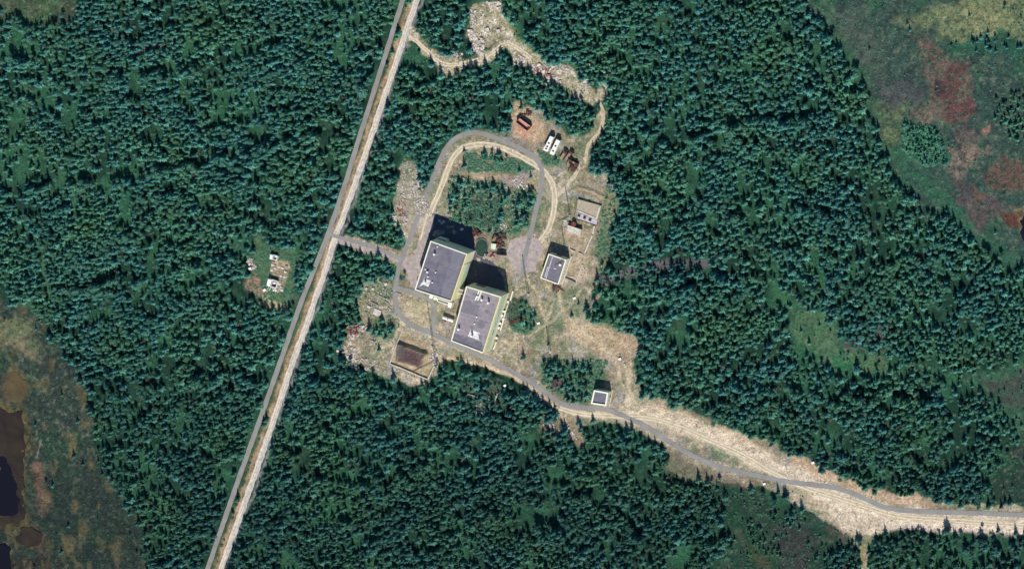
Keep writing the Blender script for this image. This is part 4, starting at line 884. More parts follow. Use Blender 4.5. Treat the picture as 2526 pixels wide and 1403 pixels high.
u, v = S7([(1055, 1040)])[0]; wreck(u, v, 7, 2.5, 1.0, 'dark wrecked lorry nearest the white trailer cabins', 2)
u, v = S7([(1160, 1040)])[0]; wreck(u, v, 6.5, 2.4, .9, 'second dark wrecked lorry, just right of the one by the cabins', 3)
u, v = S7([(1150, 1180)])[0]; wreck(u, v, 6, 2.4, 1.25, 'wrecked lorry in the middle of the scrap beside the dirt track', 4)
u, v = S7([(1235, 1195)])[0]; wreck(u, v, 6, 2.3, -.35, 'wrecked lorry lying across the others at the edge of the dirt track', 5)
u, v = S9([(640, 760)])[0]; wreck(u, v, 6, 2.4, 1.1, 'wrecked lorry north of the small yellowish cabin', 6)
def scrap(u, v, w, h, n, label, seed, m='rust', loc=None):
    random.seed(seed); x, y = g(u, v); T = Thing('scrap_heap', (x, y, 0), label, 'scrap heap')
    beams = MB(); plates = MB()
    for _ in range(n):
        a = random.uniform(0, math.pi); px, py = x+random.uniform(-w, w), y+random.uniform(-h, h); L = random.uniform(.8, 2.6)
        beams.bar((px-math.cos(a)*L, py-math.sin(a)*L, random.uniform(.1, 1.2)), (px+math.cos(a)*L, py+math.sin(a)*L, random.uniform(.1, 1.5)), random.uniform(.15, .5))
        plates.box((x+random.uniform(-w, w), y+random.uniform(-h, h), random.uniform(.3, 1.1)), (random.uniform(.6, 2), random.uniform(.5, 1.6), random.uniform(.3, 1.4)), random.uniform(0, 3))
    T.part('beams', beams, m)['kind'] = 'stuff'; T.part('plates', plates, 'tarp')['kind'] = 'stuff'; return T
u, v = S7([(1195, 1235)])[0]; scrap(u, v, 2.6, 2.8, 16, 'heap of rusty beams and plates below the wrecked lorries', 11)
u, v = S9([(700, 870)])[0]; scrap(u, v, 3, 2.5, 18, 'heap of dark rusty beams between the yellowish cabin and the paved yard', 12)
u, v = S9([(800, 720)])[0]; scrap(u, v, 1.5, 1.5, 8, 'small dark scrap heap north of the rounded paved yard', 13)
u, v = S9([(230, 650)])[0]; scrap(u, v, 2.8, 1.6, 12, 'dark red scrap heap at the corner of the larger hall shadow', 14)
u, v = S9([(550, 1130)])[0]; scrap(u, v, 3.2, .8, 9, 'row of red brown beams between the halls and the paved yard', 15, 'rust_pale')
u, v = S7([(380, 285)])[0]; scrap(u, v, 2.4, 1.2, 8, 'few rusty beams behind the open-topped red bin', 16)
u, v = B3([(500, 1215)])[0]; scrap(u, v, 2.2, 1.5, 8, 'dark round heap just south of the workshop', 17)
u, v = (870, 812); scrap(u, v, 2.5, 3.6, 20, 'heap of reddish steel at the north west edge of the rubble yard', 18, 'rust_pale')
# green pond with pale rim
rim = [g(1188+17*math.cos(t), 611+23*math.sin(t), .3) for t in np.linspace(0, 2*math.pi, 20, endpoint=False)]
rin = [g(1188+16*math.cos(t), 611+22*math.sin(t), .3) for t in np.linspace(0, 2*math.pi, 20, endpoint=False)]
mb = MB(); n_ = 20
for i in range(n_):
    j = (i+1) % n_; mb.prism([rim[i], rim[j], rin[j], rin[i]], -.3, .34)
solo('basin_rim', mb, 'concrete_dark', 'oval pale rim round the green basin between the halls', 'basin rim')
solo('basin_water', MB().prism(rin, -.5, .12), 'green_water', label='murky green water in the oval basin between the halls', kind='structure')

# ------------------------------------------------------------------ concrete slabs and ruins
def slab(u, v, L, Wd, rz, h, label, group, m='concrete', name='concrete_slab', cat='slab', z=0):
    x, y = g(u, v); return solo(name, MB().box((x, y, z+h/2-.15), (L, Wd, h+.3), rz), m, label, cat, group, loc=(x, y, z))
GS = 'concrete slabs and beams left in the yard west of the reservoir'
SL = [((740, 290), 4.2, .9, -.25, 'thin pale beam just right of the loop road, topmost of the yard'), ((600, 185), 2.0, 1.6, .4, 'chunky pale slab at the top of the rubble yard'), ((455, 240), 1.8, 1.5, .2, 'square white slab at the upper left of the rubble yard'),
      ((380, 235), 1.6, 1.2, .9, 'small white slab against the trees at the yard top'), ((560, 330), 5.5, .6, -.4, 'long dark edged beam across the middle of the yard'), ((470, 400), 5.5, .6, -.4, 'long beam below and parallel to the dark edged one'),
      ((410, 440), 2.4, 1.4, -.4, 'pale slab left of the tan square'), ((500, 500), 4.6, 4.0, -.35, 'large tan square slab in the yard'), ((610, 390), 2.6, .7, -.5, 'short greenish beam beside the loop road'), ((640, 460), 3.2, .7, -.6, 'greenish beam above the dark clump'),
      ((340, 660), 2.2, 1.4, .5, 'white slab left of the round spruce clump'), ((385, 690), 1.6, 2.6, .1, 'upright looking white slab next to the round clump'), ((235, 760), 2.2, 1.4, .8, 'pale slab beside the reddish steel'), ((285, 755), 1.6, 1.5, .3, 'small pale slab right of the reddish steel'),
      ((205, 840), 1.4, 2.6, .1, 'narrow white slab on the west edge of the yard'), ((230, 780), 1.8, 2.2, -.1, 'white slab directly below the reddish steel'), ((450, 820), 3.6, .8, -.3, 'pale beam lying in the open middle of the dirt yard'), ((250, 910), 2, 1.2, .6, 'pale slab at the south west of the yard')]
for (a, b), L, Wd, rz, lab in SL:
    u, v = S2([(a, b)])[0]; slab(u, v, L, Wd, rz, .5, lab, GS, 'concrete_dark' if 'beam' in lab else 'concrete')
WZ = lambda a, b: Z(580, 540, 5.396, [(a, b)])[0]
def ruin(u, v, L, Wd, H, rz, label, seed, cover=True):
    """roofless shell with uneven walls"""
    random.seed(seed); x, y = g(u, v); T = Thing('ruined_hut', (x, y, 0), label, 'ruin'); ca, sa = math.cos(rz), math.sin(rz)
    cs = [(x+a*ca-b*sa, y+a*sa+b*ca) for a, b in ((-L/2, Wd/2), (L/2, Wd/2), (L/2, -Wd/2), (-L/2, -Wd/2))]
    for i in range(4):
        a, b = cs[i], cs[(i+1) % 4]; h0 = H*random.uniform(.75, 1.0)
        T.part('wall', MB().strip(lerp(a, b, .01), lerp(a, b, .99), -.3, h0, .4), 'white')
    T.part('cross_wall', MB().strip(lerp(cs[0], cs[1], .45), lerp(cs[3], cs[2], .45), -.3, H*.8, .3), 'concrete')
    T.part('floor', MB().prism(inset(cs, .25), -.3, .15), 'concrete_dark')
    if cover: T.part('roof_slab', MB().prism([lerp(cs[0], cs[1], .03), lerp(cs[0], cs[1], .42), lerp(cs[3], cs[2], .4), lerp(cs[3], cs[2], .05)], H, H+.2), 'white')
    T.part('fallen_slab', MB().box((x+.8*ca, y+.8*sa, .5), (1.8, 1.2, .3), rz+.5), 'white')
    return T
ruin(*WZ(528, 505), 4.6, 2.8, 2.6, -.2, 'smaller roofless white hut in the western clearing, at the top of the tan slab field', 3)
ruin(*WZ(510, 850), 6.2, 4.4, 3.0, -.25, 'larger roofless white hut beside the tan slab field in the western clearing', 4)
slab(*WZ(205, 660), 1.9, 1.6, .3, 1.2, 'bright white block at the west edge of the ruin clearing', 'blocks in the western clearing', 'white', 'concrete_block', 'block')
slab(*WZ(395, 945), 2.0, 1.5, .6, .8, 'white slab just south west of the larger roofless hut', 'blocks in the western clearing', 'white', 'concrete_block', 'block')
slab(*WZ(820, 610), 1.4, 1.2, .2, .7, 'small pale block at the east edge of the ruin clearing', 'blocks in the western clearing', 'concrete', 'concrete_block', 'block')
random.seed(5)
SF = Thing('slab_field', (*g(*WZ(600, 740)), 0), 'field of tan paving slabs between the two roofless huts', 'slab paving')
for i in range(5):
    for j in range(10):
        a, b = 505+i*44-j*6.5, 580+j*35+i*14
        if random.random() < .14 or (b > 760 and a < 590): continue
        x, y = g(*WZ(a, b)); SF.part('slab', MB().box((x, y, .02), (1.8, 1.4, .5+random.uniform(-.06, .12)), -.3+random.uniform(-.08, .08)), random.choice(['concrete', 'wood', 'wood']))
for (u, v), lab in (((1413, 967), 'small white slab inside the spruce clump west of the square utility building'), ((1329, 797), 'small white stone at the east edge of the bushes by the fallen lattice'), ((1246, 951), 'small white block in the forest gap south of the long hall'), ((1140, 565), 'tiny white box in the shadow north of the larger hall'), ((2006, 1141), 'white marker stone north of the sandy road'), ((1639, 982), 'white stone at the forest edge above the sandy road'), ((1660, 995), 'white stone just below the one at the forest edge'), ((1886, 1193), 'narrow pale slab south of the grey road'), ((1530, 885), 'pale stone in the grass west of the forest edge'), ((1418, 735), 'pale grey boulder in the grass south of the workshop')):
    slab(u, v, 1.9, 1.3, .4, .9, lab, 'single white stones about the site', 'white', 'pale_stone', 'stone')
for (u, v), lab in (((1203, 72), 'grey round well head in the northern clearing'), ((1230, 76), 'pale square frame in the northern clearing'),):
    slab(u, v, 2.2, 2.0, .3, .8, lab, None, 'concrete', 'well_head', 'well head')
# stubs of an old foundation in the forest south of the long hall
low_wall([(1119, 992), (1150, 975), (1158, 972)], 0, .9, .6, 'concrete_dark', 'west wall of the overgrown foundation in the southern forest', 'overgrown foundation walls')
low_wall([(1158, 974), (1190, 981), (1222, 990)], 0, .9, .6, 'concrete_dark', 'long north wall of the overgrown foundation in the southern forest', 'overgrown foundation walls')
low_wall([(1222, 988), (1228, 965)], 0, .9, .7, 'concrete', 'pale east wall of the overgrown foundation in the southern forest', 'overgrown foundation walls')
low_wall([(1160, 1008), (1200, 1022)], 0, .7, .5, 'concrete_dark', 'south wall of the overgrown foundation in the southern forest', 'overgrown foundation walls')

# ------------------------------------------------------------------ rubble (past counting)
def rubble(name, areas, m, label):
    mb = MB()
    for poly, n, r0, r1 in areas:
        n = int(n*1.9)
        p = np.array(poly); lo, hi = p.min(0), p.max(0); k = 0
        u = rng.uniform(lo[0], hi[0], n*3); v = rng.uniform(lo[1], hi[1], n*3)
        ok = (sdf_poly(u, v, poly) < 2) & (fbm(u, v, 14, 99, 2) > .38); u, v = u[ok][:n], v[ok][:n]
        z = height(u, v); x, y = G(u, v, 0)
        for i in range(len(u)): mb.rock((x[i], y[i], z[i]+.1), random.uniform(r0, r1)*random.choice([.5, .6, .75, .9, 1.3]), random.uniform(.4, .9))
    return solo(name, mb, m, label, kind='stuff')
N7 = lambda pts: Z(1000, 0, 4.51, pts)
rubble('rubble', [
    ([(1030, 430), (1048, 480), (1062, 500), (1052, 540), (1035, 545), (1020, 480)], 150, .35, .9),
    ([(975, 462), (1000, 455), (1035, 470), (1030, 500), (985, 490)], 90, .3, .7), ([(962, 532), (1005, 538), (1000, 555), (965, 550)], 70, .4, 1.0),
    ([(995, 395), (1025, 410), (1030, 450), (1000, 450), (990, 420)], 70, .25, .6), ([(900, 690), (980, 700), (975, 770), (900, 790), (890, 740)], 70, .25, .6),
    (S2([(180, 740), (300, 720), (300, 980), (200, 1040), (60, 1000), (70, 920), (190, 860)]), 110, .3, .8), (S2([(120, 1000), (480, 1040), (520, 1150), (300, 1150), (120, 1060)]), 170, .25, .7),
    (S2([(1100, 880), (1180, 960), (1160, 1100), (1100, 1040)]), 110, .3, .8), (S2([(290, 600), (400, 640), (410, 720), (300, 700)]), 50, .3, .7),
    (N7([(730, 110), (800, 100), (780, 300), (800, 420), (740, 450), (700, 360), (760, 260)]), 160, .3, .9), (N7([(860, 20), (1060, 20), (1070, 200), (1030, 180), (1010, 70), (860, 60)]), 150, .3, .8),
    (N7([(790, 430), (880, 440), (880, 560), (760, 600), (740, 520)]), 120, .4, 1.0), (N7([(1200, 580), (1330, 660), (1330, 740), (1200, 700)]), 90, .3, .8),
    (N7([(1380, 730), (1560, 720), (1650, 850), (1600, 950), (1440, 920), (1380, 820)]), 260, .35, 1.0), (N7([(1620, 690), (1850, 750), (1890, 850), (1800, 800), (1620, 760)]), 110, .3, .7),
    (N7([(1640, 850), (1720, 850), (1740, 960), (1640, 950)]), 40, .3, .7), (N7([(1980, 880), (2090, 900), (2060, 970), (1990, 960)]), 40, .4, .9), (N7([(2200, 740), (2350, 740), (2370, 900), (2240, 1000), (2200, 880)]), 170, .35, .9),
    (N7([(400, 560), (640, 600), (630, 650), (400, 640)]), 50, .3, .7), (N7([(2030, 700), (2090, 700), (2080, 860), (2050, 870)]), 30, .3, .7),
    ([(1335, 1040), (1400, 1045), (1425, 1080), (1360, 1085)], 90, .3, .8), ([(1170, 1000), (1210, 995), (1215, 1020), (1180, 1022)], 50, .3, .7), ([(1290, 955), (1330, 970), (1345, 990), (1310, 985)], 60, .4, .9),
    ([(1520, 875), (1545, 880), (1540, 900), (1515, 895)], 20, .25, .6), ([(1255, 440), (1285, 430), (1310, 455), (1280, 470)], 60, .3, .7), ([(1225, 548), (1252, 552), (1250, 566), (1228, 566)], 40, .3, .7),
    (Z(580, 540, 5.396, [(150, 550), (280, 530), (260, 680), (180, 690)]), 60, .3, .8), (Z(580, 540, 5.396, [(380, 880), (600, 900), (620, 960), (400, 970)]), 50, .3, .7),
    (Z(1560, 960, 2.6149, [(960, 1000), (1140, 1040), (1150, 1158), (960, 1158)]), 30, .12, .3), ([(1185, 630), (1200, 626), (1204, 632), (1190, 638)], 14, .4, .8), ([(1345, 580), (1356, 578), (1352, 600), (1342, 598)], 12, .3, .6),
    (S8([(620, 900), (740, 980), (720, 1040), (600, 1000)]), 30, .3, .7), (Z(1960, 0, 2.1926, [(820, 800), (1050, 800), (1040, 870), (870, 930)]), 25, .12, .3),
], 'rubble', 'pale broken rubble strewn round the clearings')
rubble('rubble', [(S2([(180, 620), (300, 640), (280, 760), (180, 750)]), 70, .4, 1.0), (N7([(1440, 760), (1620, 760), (1600, 850), (1480, 840)]), 90, .4, .9), ([(975, 490), (1000, 490), (1000, 540), (975, 535)], 30, .3, .7)], 'red_rubble', 'reddish brick rubble heaps')

rubble('clods', [(CLEAR, 2600, .12, .42), (NCLEAR, 700, .12, .45), (WCLEAR, 150, .12, .35)], 'clod', 'loose clods and stones over the bare ground')

# ------------------------------------------------------------------ trees
def spruce(seed, h=1.0, r=.19, tiers=9, arms=9):
    """crown and trunk of height 1, tiers of drooping sprays of uneven length"""
    R = random.Random(seed); mb = MB()
    for t in range(tiers):
        f = t/(tiers-1); z = .14+.80*f; rad = r*(1-f)**.8*1.05+.014; n = max(4, int(arms*(1-f*.5)))
        for k in range(n):
            a = 2*math.pi*(k+R.uniform(-.3, .3)+t*.37)/n; L = rad*R.uniform(.55, 1.35); w = .42*L*R.uniform(.7, 1.2)+.012
            ca, sa = math.cos(a), math.sin(a); z0 = z+.055*R.uniform(.7, 1.2); z1 = z-.05*R.uniform(.4, 1.6)*(1.2-f)
            mid = L*.55
            mb.add([(0, 0, z0), (ca*mid-sa*w*.5, sa*mid+ca*w*.5, (z0+z1)/2), (ca*L, sa*L, z1), (ca*mid+sa*w*.5, sa*mid-ca*w*.5, (z0+z1)/2), (ca*mid, sa*mid, (z0+z1)/2+.018)],
                   [(0, 3, 4), (0, 4, 1), (4, 3, 2), (4, 2, 1)])
    mb.add([(0.012, 0, .9), (-.006, .01, .9), (-.006, -.01, .9), (0, 0, 1.0)], [(0, 1, 3), (1, 2, 3), (2, 0, 3)])
    # dense core that keeps the sky from showing straight through
    mb.tube((0, 0, .12), (0, 0, .9), r*.5, 7, .01)
    tr = MB().tube((0, 0, -.03), (0, 0, .5), .018, 6, .01)
    return mb, tr
def leafy(seed, r=.30, n=150, base=.25):
    """rounded uneven crown of leaf clumps over a forked trunk"""
    R = random.Random(seed); mb = MB(); lobes = [(R.uniform(-.10, .10), R.uniform(-.10, .10), R.uniform(.5, .82), R.uniform(.5, .8)*r) for _ in range(6)]+[(0, 0, .62, r*.85)]
    for _ in range(n):
        lx, ly, lz, lr = R.choice(lobes); d = Vector((R.gauss(0, 1), R.gauss(0, 1), R.gauss(0, 1)*.9+.25)).normalized(); k = lr*R.uniform(.65, 1.22)
        c = Vector((lx, ly, lz))+Vector((d.x*k, d.y*k, d.z*k*1.1)); s = R.uniform(.028, .06)
        t = d.cross(Vector((R.random(), R.random(), R.random()))).normalized(); b = d.cross(t); d2 = d*s*.35
        mb.add([c+t*s-d2, c+b*s*.8-d2, c-t*s-d2, c-b*s*.8-d2, c+d2], [(0, 1, 4), (1, 2, 4), (2, 3, 4), (3, 0, 4)])
    for lx, ly, lz, lr in lobes:      # inner mass
        k = lr*.6; vs = [(lx+k*x, ly+k*y, lz+k*z) for x, y, z in ((1, 0, 0), (-1, 0, 0), (0, 1, 0), (0, -1, 0), (0, 0, 1), (0, 0, -1))]
        mb.add(vs, [(0, 2, 4), (2, 1, 4), (1, 3, 4), (3, 0, 4), (2, 0, 5), (1, 2, 5), (3, 1, 5), (0, 3, 5)])
    tr = MB().tube((0, 0, -.03), (0, 0, .6), .022, 6, .012); tr.bar((0, 0, .35), (.12, .05, .6), .014); tr.bar((0, 0, .32), (-.1, .08, .58), .014)
    return mb, tr
def bush(seed, n=50):
    R = random.Random(seed); mb = MB()
    for _ in range(n):
        d = Vector((R.gauss(0, 1), R.gauss(0, 1), abs(R.gauss(0, .7))+.1)).normalized(); k = R.uniform(.3, .52); c = Vector((d.x*k, d.y*k, d.z*k*.9)); s = R.uniform(.09, .17)
        t = d.cross(Vector((R.random(), R.random(), R.random()))).normalized(); b = d.cross(t)
        mb.add([c+t*s, c+b*s, c-t*s, c-b*s, c+d*s*.5], [(0, 1, 4), (1, 2, 4), (2, 3, 4), (3, 0, 4)])
    return mb
def snag(seed):
    """dead leafless tree"""
    R = random.Random(seed); mb = MB().tube((0, 0, -.02), (R.uniform(-.04, .04), R.uniform(-.04, .04), 1), .016, 5, .004)
    for _ in range(14):
        z = R.uniform(.2, .9); a = R.uniform(0, 6.28); L = .2*(1.1-z); mb.bar((0, 0, z), (math.cos(a)*L, math.sin(a)*L, z+R.uniform(-.03, .08)), .008)
    return mb
SPR = [spruce(1, r=.17), spruce(2, r=.20, arms=8), spruce(3, r=.15, tiers=10), spruce(4, r=.23, tiers=8, arms=10), spruce(5, r=.19, tiers=7)]
LEA = [leafy(6, n=210), leafy(7, r=.26, n=190), leafy(8, r=.33, n=230)]
KINDS_ = [(a, b, 'spruce') for a, b in SPR]+[(a, b, 'birch') for a, b in LEA]
CROWN = [a.mesh('crown', m) for a, b, m in KINDS_]; TRUNK = [b.mesh('trunk', 'bark') for a, b, m in KINDS_]
def variant(name, parts):
    """unlinked source for the masses: several builders in one mesh"""
    vs, fs, mi, mats_ = [], [], [], []
    for mb, m in parts:
        n = len(vs); vs += mb.v; fs += [tuple(i+n for i in f) for f in mb.f]; mi += [len(mats_)]*len(mb.f); mats_.append(MT[m])
    me = bpy.data.meshes.new(name); me.from_pydata(vs, [], fs)
    for m in mats_: me.materials.append(m)
    me.polygons.foreach_set('material_index', mi); me.update(); return bpy.data.objects.new(name, me)
def scatter(name, x, y, z, rot, sc, var, sources, label, wid=None):
    """a mass of plants as one object: a point cloud with its plants set on the points"""
    n = len(x); me = bpy.data.meshes.new(name); me.vertices.add(n); me.vertices.foreach_set('co', np.stack([x, y, z], -1).astype(np.float32).ravel())
    for nm, arr, ty in (('turn', rot, 'FLOAT'), ('size', sc, 'FLOAT'), ('sort', var, 'INT')):
        at = me.attributes.new(nm, ty, 'POINT'); at.data.foreach_set('value', arr.astype(np.float32 if ty == 'FLOAT' else np.int32))
    at = me.attributes.new('tall', 'FLOAT', 'POINT'); at.data.foreach_set('value', (sc if wid is None else wid).astype(np.float32))
    o = bpy.data.objects.new(name, me); COL.objects.link(o); tag(o, label, kind='stuff')
    ng = bpy.data.node_groups.new(name, 'GeometryNodeTree')
    ng.interface.new_socket('Geometry', in_out='INPUT', socket_type='NodeSocketGeometry'); ng.interface.new_socket('Geometry', in_out='OUTPUT', socket_type='NodeSocketGeometry')
    N = ng.nodes.new; L = ng.links.new
    gi = N('NodeGroupInput'); go_ = N('NodeGroupOutput'); ip = N('GeometryNodeInstanceOnPoints'); j = N('GeometryNodeJoinGeometry')
    for s in reversed(sources):
        oi = N('GeometryNodeObjectInfo'); oi.inputs['Object'].default_value = s; oi.inputs['As Instance'].default_value = False
        gt = N('GeometryNodeGeometryToInstance'); L(oi.outputs['Geometry'], gt.inputs[0]); L(gt.outputs[0], j.inputs[0])
    def attr(nm, ty):
        a = N('GeometryNodeInputNamedAttribute'); a.data_type = ty; a.inputs['Name'].default_value = nm; return a.outputs['Attribute']
    L(gi.outputs[0], ip.inputs['Points']); L(j.outputs[0], ip.inputs['Instance']); ip.inputs['Pick Instance'].default_value = True
    L(attr('sort', 'INT'), ip.inputs['Instance Index'])
    cx_ = N('ShaderNodeCombineXYZ'); L(attr('turn', 'FLOAT'), cx_.inputs[2]); L(cx_.outputs[0], ip.inputs['Rotation'])
    c2 = N('ShaderNodeCombineXYZ'); L(attr('tall', 'FLOAT'), c2.inputs[0]); L(attr('tall', 'FLOAT'), c2.inputs[1]); L(attr('size', 'FLOAT'), c2.inputs[2]); L(c2.outputs[0], ip.inputs['Scale'])
    L(ip.outputs[0], go_.inputs[0])
    md = o.modifiers.new('plants', 'NODES'); md.node_group = ng
    return o

# candidate places: jittered grid over the frame and a margin around it
POOLS = [L_([(-200, 540), (70, 590), (150, 540), (158, 720), (140, 860), (126, 960), (148, 1060), (145, 1150), (110, 1200), (-200, 1200)]), L_([(0, 360), (100, 350), (160, 430), (150, 530), (0, 540)]), L_([(80, 1160), (230, 1170), (240, 1320), (80, 1310)]), L_([(-200, 1240), (80, 1240), (80, 1500), (-200, 1500)]), Z(1960, 0, 2.1926, [(1205, 1140), (1500, 1140), (1500, 1340), (1205, 1330)])]
STEP = 2.85; MARG = 55
bx0, bx1, by0, by1 = cx.min()-MARG, cx.max()+MARG, cy.min()-MARG, cy.max()+MARG
tx, ty = np.meshgrid(np.arange(bx0, bx1, STEP), np.arange(by0, by1, STEP))
tx[1::2] += STEP/2
tx = (tx+rng.uniform(-.42, .42, tx.shape)*STEP).ravel(); ty = (ty+rng.uniform(-.42, .42, ty.shape)*STEP).ravel()
tu, tv = P(tx, ty, 0)
FT = Field(tu, tv); dens = np.full(tu.shape, .95)
cl = fbm(tu, tv, 42, 201, 3); dens *= np.clip(1.0-(cl-.5)*5, .22, 1)
RIDES = [[(-60, 470), (120, 440), (300, 425), (480, 392), (640, 352), (830, 305)], [(-60, 170), (150, 190), (420, 165), (560, 120), (700, 100)], [(200, 700), (400, 665), (560, 620)], [(1560, 360), (1700, 330), (1850, 290), (2000, 280)], [(1600, 560), (1760, 530), (1900, 490), (2080, 520)], [(1650, 720), (1900, 600), (2200, 610)],
         [(700, 1150), (900, 1180), (1100, 1120)], [(260, 960), (450, 930), (640, 900)], [(1350, 1180), (1500, 1230), (1600, 1330)], [(1800, 930), (2050, 960), (2350, 980)], [(1200, 1250), (1400, 1300)], [(900, 200), (960, 60)]]
ridge = np.zeros(tu.shape)
for ln in RIDES:
    dens *= 1-.93*FT.line(ln, 11, 4, .9); ridge = np.maximum(ridge, FT.line([(a, b+22) for a, b in ln], 26, 6, .9))
for pl, gr in ((CLEAR, -2), (NCLEAR, 9), (WCLEAR, 6), (MARSH_NE, 0), (MARSH_E, 0), (MARSH_SE, 0), (MARSH_S, 0), (MARSH_SW, 0), (MEADOW_NW, 0)):
    mz = gr == 0; dens *= 1-FT.poly(pl, 12 if mz else 2, 1.8 if mz else .6, gr)

def grow_in(pl, d, soft=6, warp=1.2):
    global dens
    dens = np.maximum(dens, FT.poly(pl, soft, warp)*d)
for pl, d in THICKETS: grow_in(pl, d, 3, .5)
R_ = lambda pts: Z(1960, 0, 2.1926, pts)
grow_in(R_([(1241, 470), (1170, 520), (1080, 560), (1090, 640), (1170, 740), (1241, 800), (1500, 900), (1500, 400)]), .9)
grow_in(R_([(600, 700), (760, 700), (780, 850), (690, 860), (620, 760)]), .35); grow_in(R_([(840, 230), (980, 200), (1180, 190), (1241, 250), (1241, 280), (1000, 290), (850, 270)]), .5)
grow_in(R_([(1100, 0), (1241, 0), (1241, 130), (1120, 60)]), .12)
for pl, d in ((MARSH_NE, .012), (MARSH_SW, .014), (MARSH_E, .05)): grow_in(pl, d)
grow_in(Z(1840, 620, 2.9227, [(640, 400), (860, 380), (900, 600), (1100, 590), (1050, 680), (760, 720), (700, 640)]), .75)
grow_in(Z(1840, 620, 2.9227, [(700, 720), (1150, 720), (1150, 850), (800, 840)]), .2)
Q_ = lambda pts: Z(1560, 960, 2.6149, pts)
grow_in(Q_([(840, 680), (960, 760), (1100, 830), (1060, 900), (900, 830)]), .6); grow_in(Q_([(700, 850), (850, 900), (960, 1080), (900, 1100), (760, 960)]), .6); grow_in(Q_([(1220, 1010), (1450, 980), (1480, 1160), (1240, 1160)]), .85)
grow_in(Q_([(1100, 950), (1240, 1000), (1240, 1158), (1160, 1158)]), .35)
dens *= 1-.85*FT.line([(1495, 692), (1540, 676), (1600, 662), (1660, 652), (1740, 652)], 34, 5, .6)
dens *= 1-.6*FT.poly([(1125, 950), (1230, 935), (1235, 1010), (1180, 1020), (1130, 985)], 8, 1)
dens *= 1-.8*FT.line([(95, 590), (115, 700), (125, 745), (180, 745)], 8, 4)
dens *= 1-.7*FT.line([(330, 130), (430, 100), (445, 92)], 8, 4, .8)
for pl in ([(1860, 690), (1900, 720), (1930, 780), (1890, 760)],): dens *= 1-.7*FT.poly(pl, 5, 1)
dens *= 1-.4*FT.poly([(185, 880), (300, 940), (330, 1060), (420, 1180), (450, 1403), (330, 1450), (200, 1000)], 30, 2)
dens *= 1-.85*FT.poly([(1150, 485), (1232, 490), (1238, 572), (1205, 590), (1180, 575), (1160, 545)], 7, 1.2)
size = .72+.55*fbm(tu, tv, 45, 211, 3)*rng.uniform(.55, 1.45, tu.shape)
tall = 8.6*size*(.85+.3*fbm(tu, tv, 120, 221, 2))
tall = tall*(1+.5*ridge*(fbm(tu, tv, 30, 401, 2) > .45)); tall = np.clip(tall, 3.2, 15)
tall = np.where(rng.random(tu.shape) < .06, tall*1.3, tall)
inner = np.zeros(tu.shape, bool)
for pl, d in THICKETS: inner |= FT.poly(pl, 3, .5) > .3
tall = np.where(inner, tall*.85, tall)
keep = rng.random(tu.shape) < dens
# the roads stay clear of trunks, of leaning sight lines and of most of the shade
def lifted(h): return P(tx, ty, tall*h)
def shaded(h):
    k = tall*h/math.tan(SUN_EL); return P(tx+shd.x*k, ty+shd.y*k, 0)
for ln, w, hs, ss in ((GREY_W, 9, (0, .35, .7, .95), (.45,)), (GREY_LOOP, 8.5, (0, .35, .7, .95), (.35, .6)), (GREY_DRIVE, 9, (0, .5, .9), (.4, .8)), (GREY_BRANCH, 9, (0, .5, .9), (.5,)), (GRAVEL, 13.5, (0, .45, .8), ()),
                      (TRACK_LOOP, 9, (0, .5), ()), (TRACK_NE, 6, (0, .4), ()), (DRIVE, 10, (0, .5), ()), (SAND, 11, (0, .6), ()), (NTRACK, 10, (0, .4, .8), ())):
    near = sdf_line(tu, tv, ln) < 70
    for h in hs:
        pu, pv = lifted(h); idx = np.where(near & keep)[0]; d = sdf_line(pu[idx], pv[idx], ln); keep[idx[d < w-2.5*h]] = False
    for h in ss:
        pu, pv = shaded(h); idx = np.where(near & keep)[0]; d = sdf_line(pu[idx], pv[idx], ln); keep[idx[d < 5]] = False
for pl, hl, hs_, lim in ((CLEAR, .8, .75, -3), (NCLEAR, .7, .75, -6), (WCLEAR, .7, .7, -6), (MARSH_E, .7, .8, -6)):
    p = np.array(pl); near = keep & (tu > p[:, 0].min()-60) & (tu < p[:, 0].max()+60) & (tv > p[:, 1].min()-60) & (tv < p[:, 1].max()+60)
    idx = np.where(near)[0]; outside = sdf_poly(tu[idx], tv[idx], pl) > 0; idx = idx[outside]
    pu, pv = lifted(hl); qu, qv = shaded(hs_)
    bad = (sdf_poly(pu[idx], pv[idx], pl) < lim) | (sdf_poly(qu[idx], qv[idx], pl) < lim-2)
    keep[idx[bad & (rng.random(len(idx)) < .88)]] = False
# nothing grows through buildings or yards
solids = [B1([(395, 218), (1105, 350), (860, 1110), (148, 987)]), B2([(335, 240), (1075, 330), (780, 1290), (83, 1142)]), B3([(310, 380), (860, 490), (640, 1120), (122, 988)]), B4([(845, 840), (1000, 850), (975, 1000), (822, 974)]),
          PLAZA, APRON, RES_W_OUT, RES_E, [(1266, 282), (1316, 290), (1306, 328), (1266, 305)], [(1338, 330), (1384, 335), (1372, 388), (1336, 375)], [(1380, 360), (1425, 370), (1425, 415), (1385, 410)], [(1166, 585), (1208, 585), (1208, 640), (1166, 640)], [(1215, 575), (1250, 575), (1250, 650), (1212, 650)],
          B1([(380, 60), (1060, 180), (1150, 420), (380, 240)])]+POOLS
for s in solids:
    p = np.array(s); idx = np.where(keep & (tu > p[:, 0].min()-20) & (tu < p[:, 0].max()+20) & (tv > p[:, 1].min()-20) & (tv < p[:, 1].max()+20))[0]
    if len(idx): keep[idx[sdf_poly(tu[idx], tv[idx], s) < 5]] = False
tx, ty, tu, tv, tall, inner = [a[keep] for a in (tx, ty, tu, tv, tall, inner)]
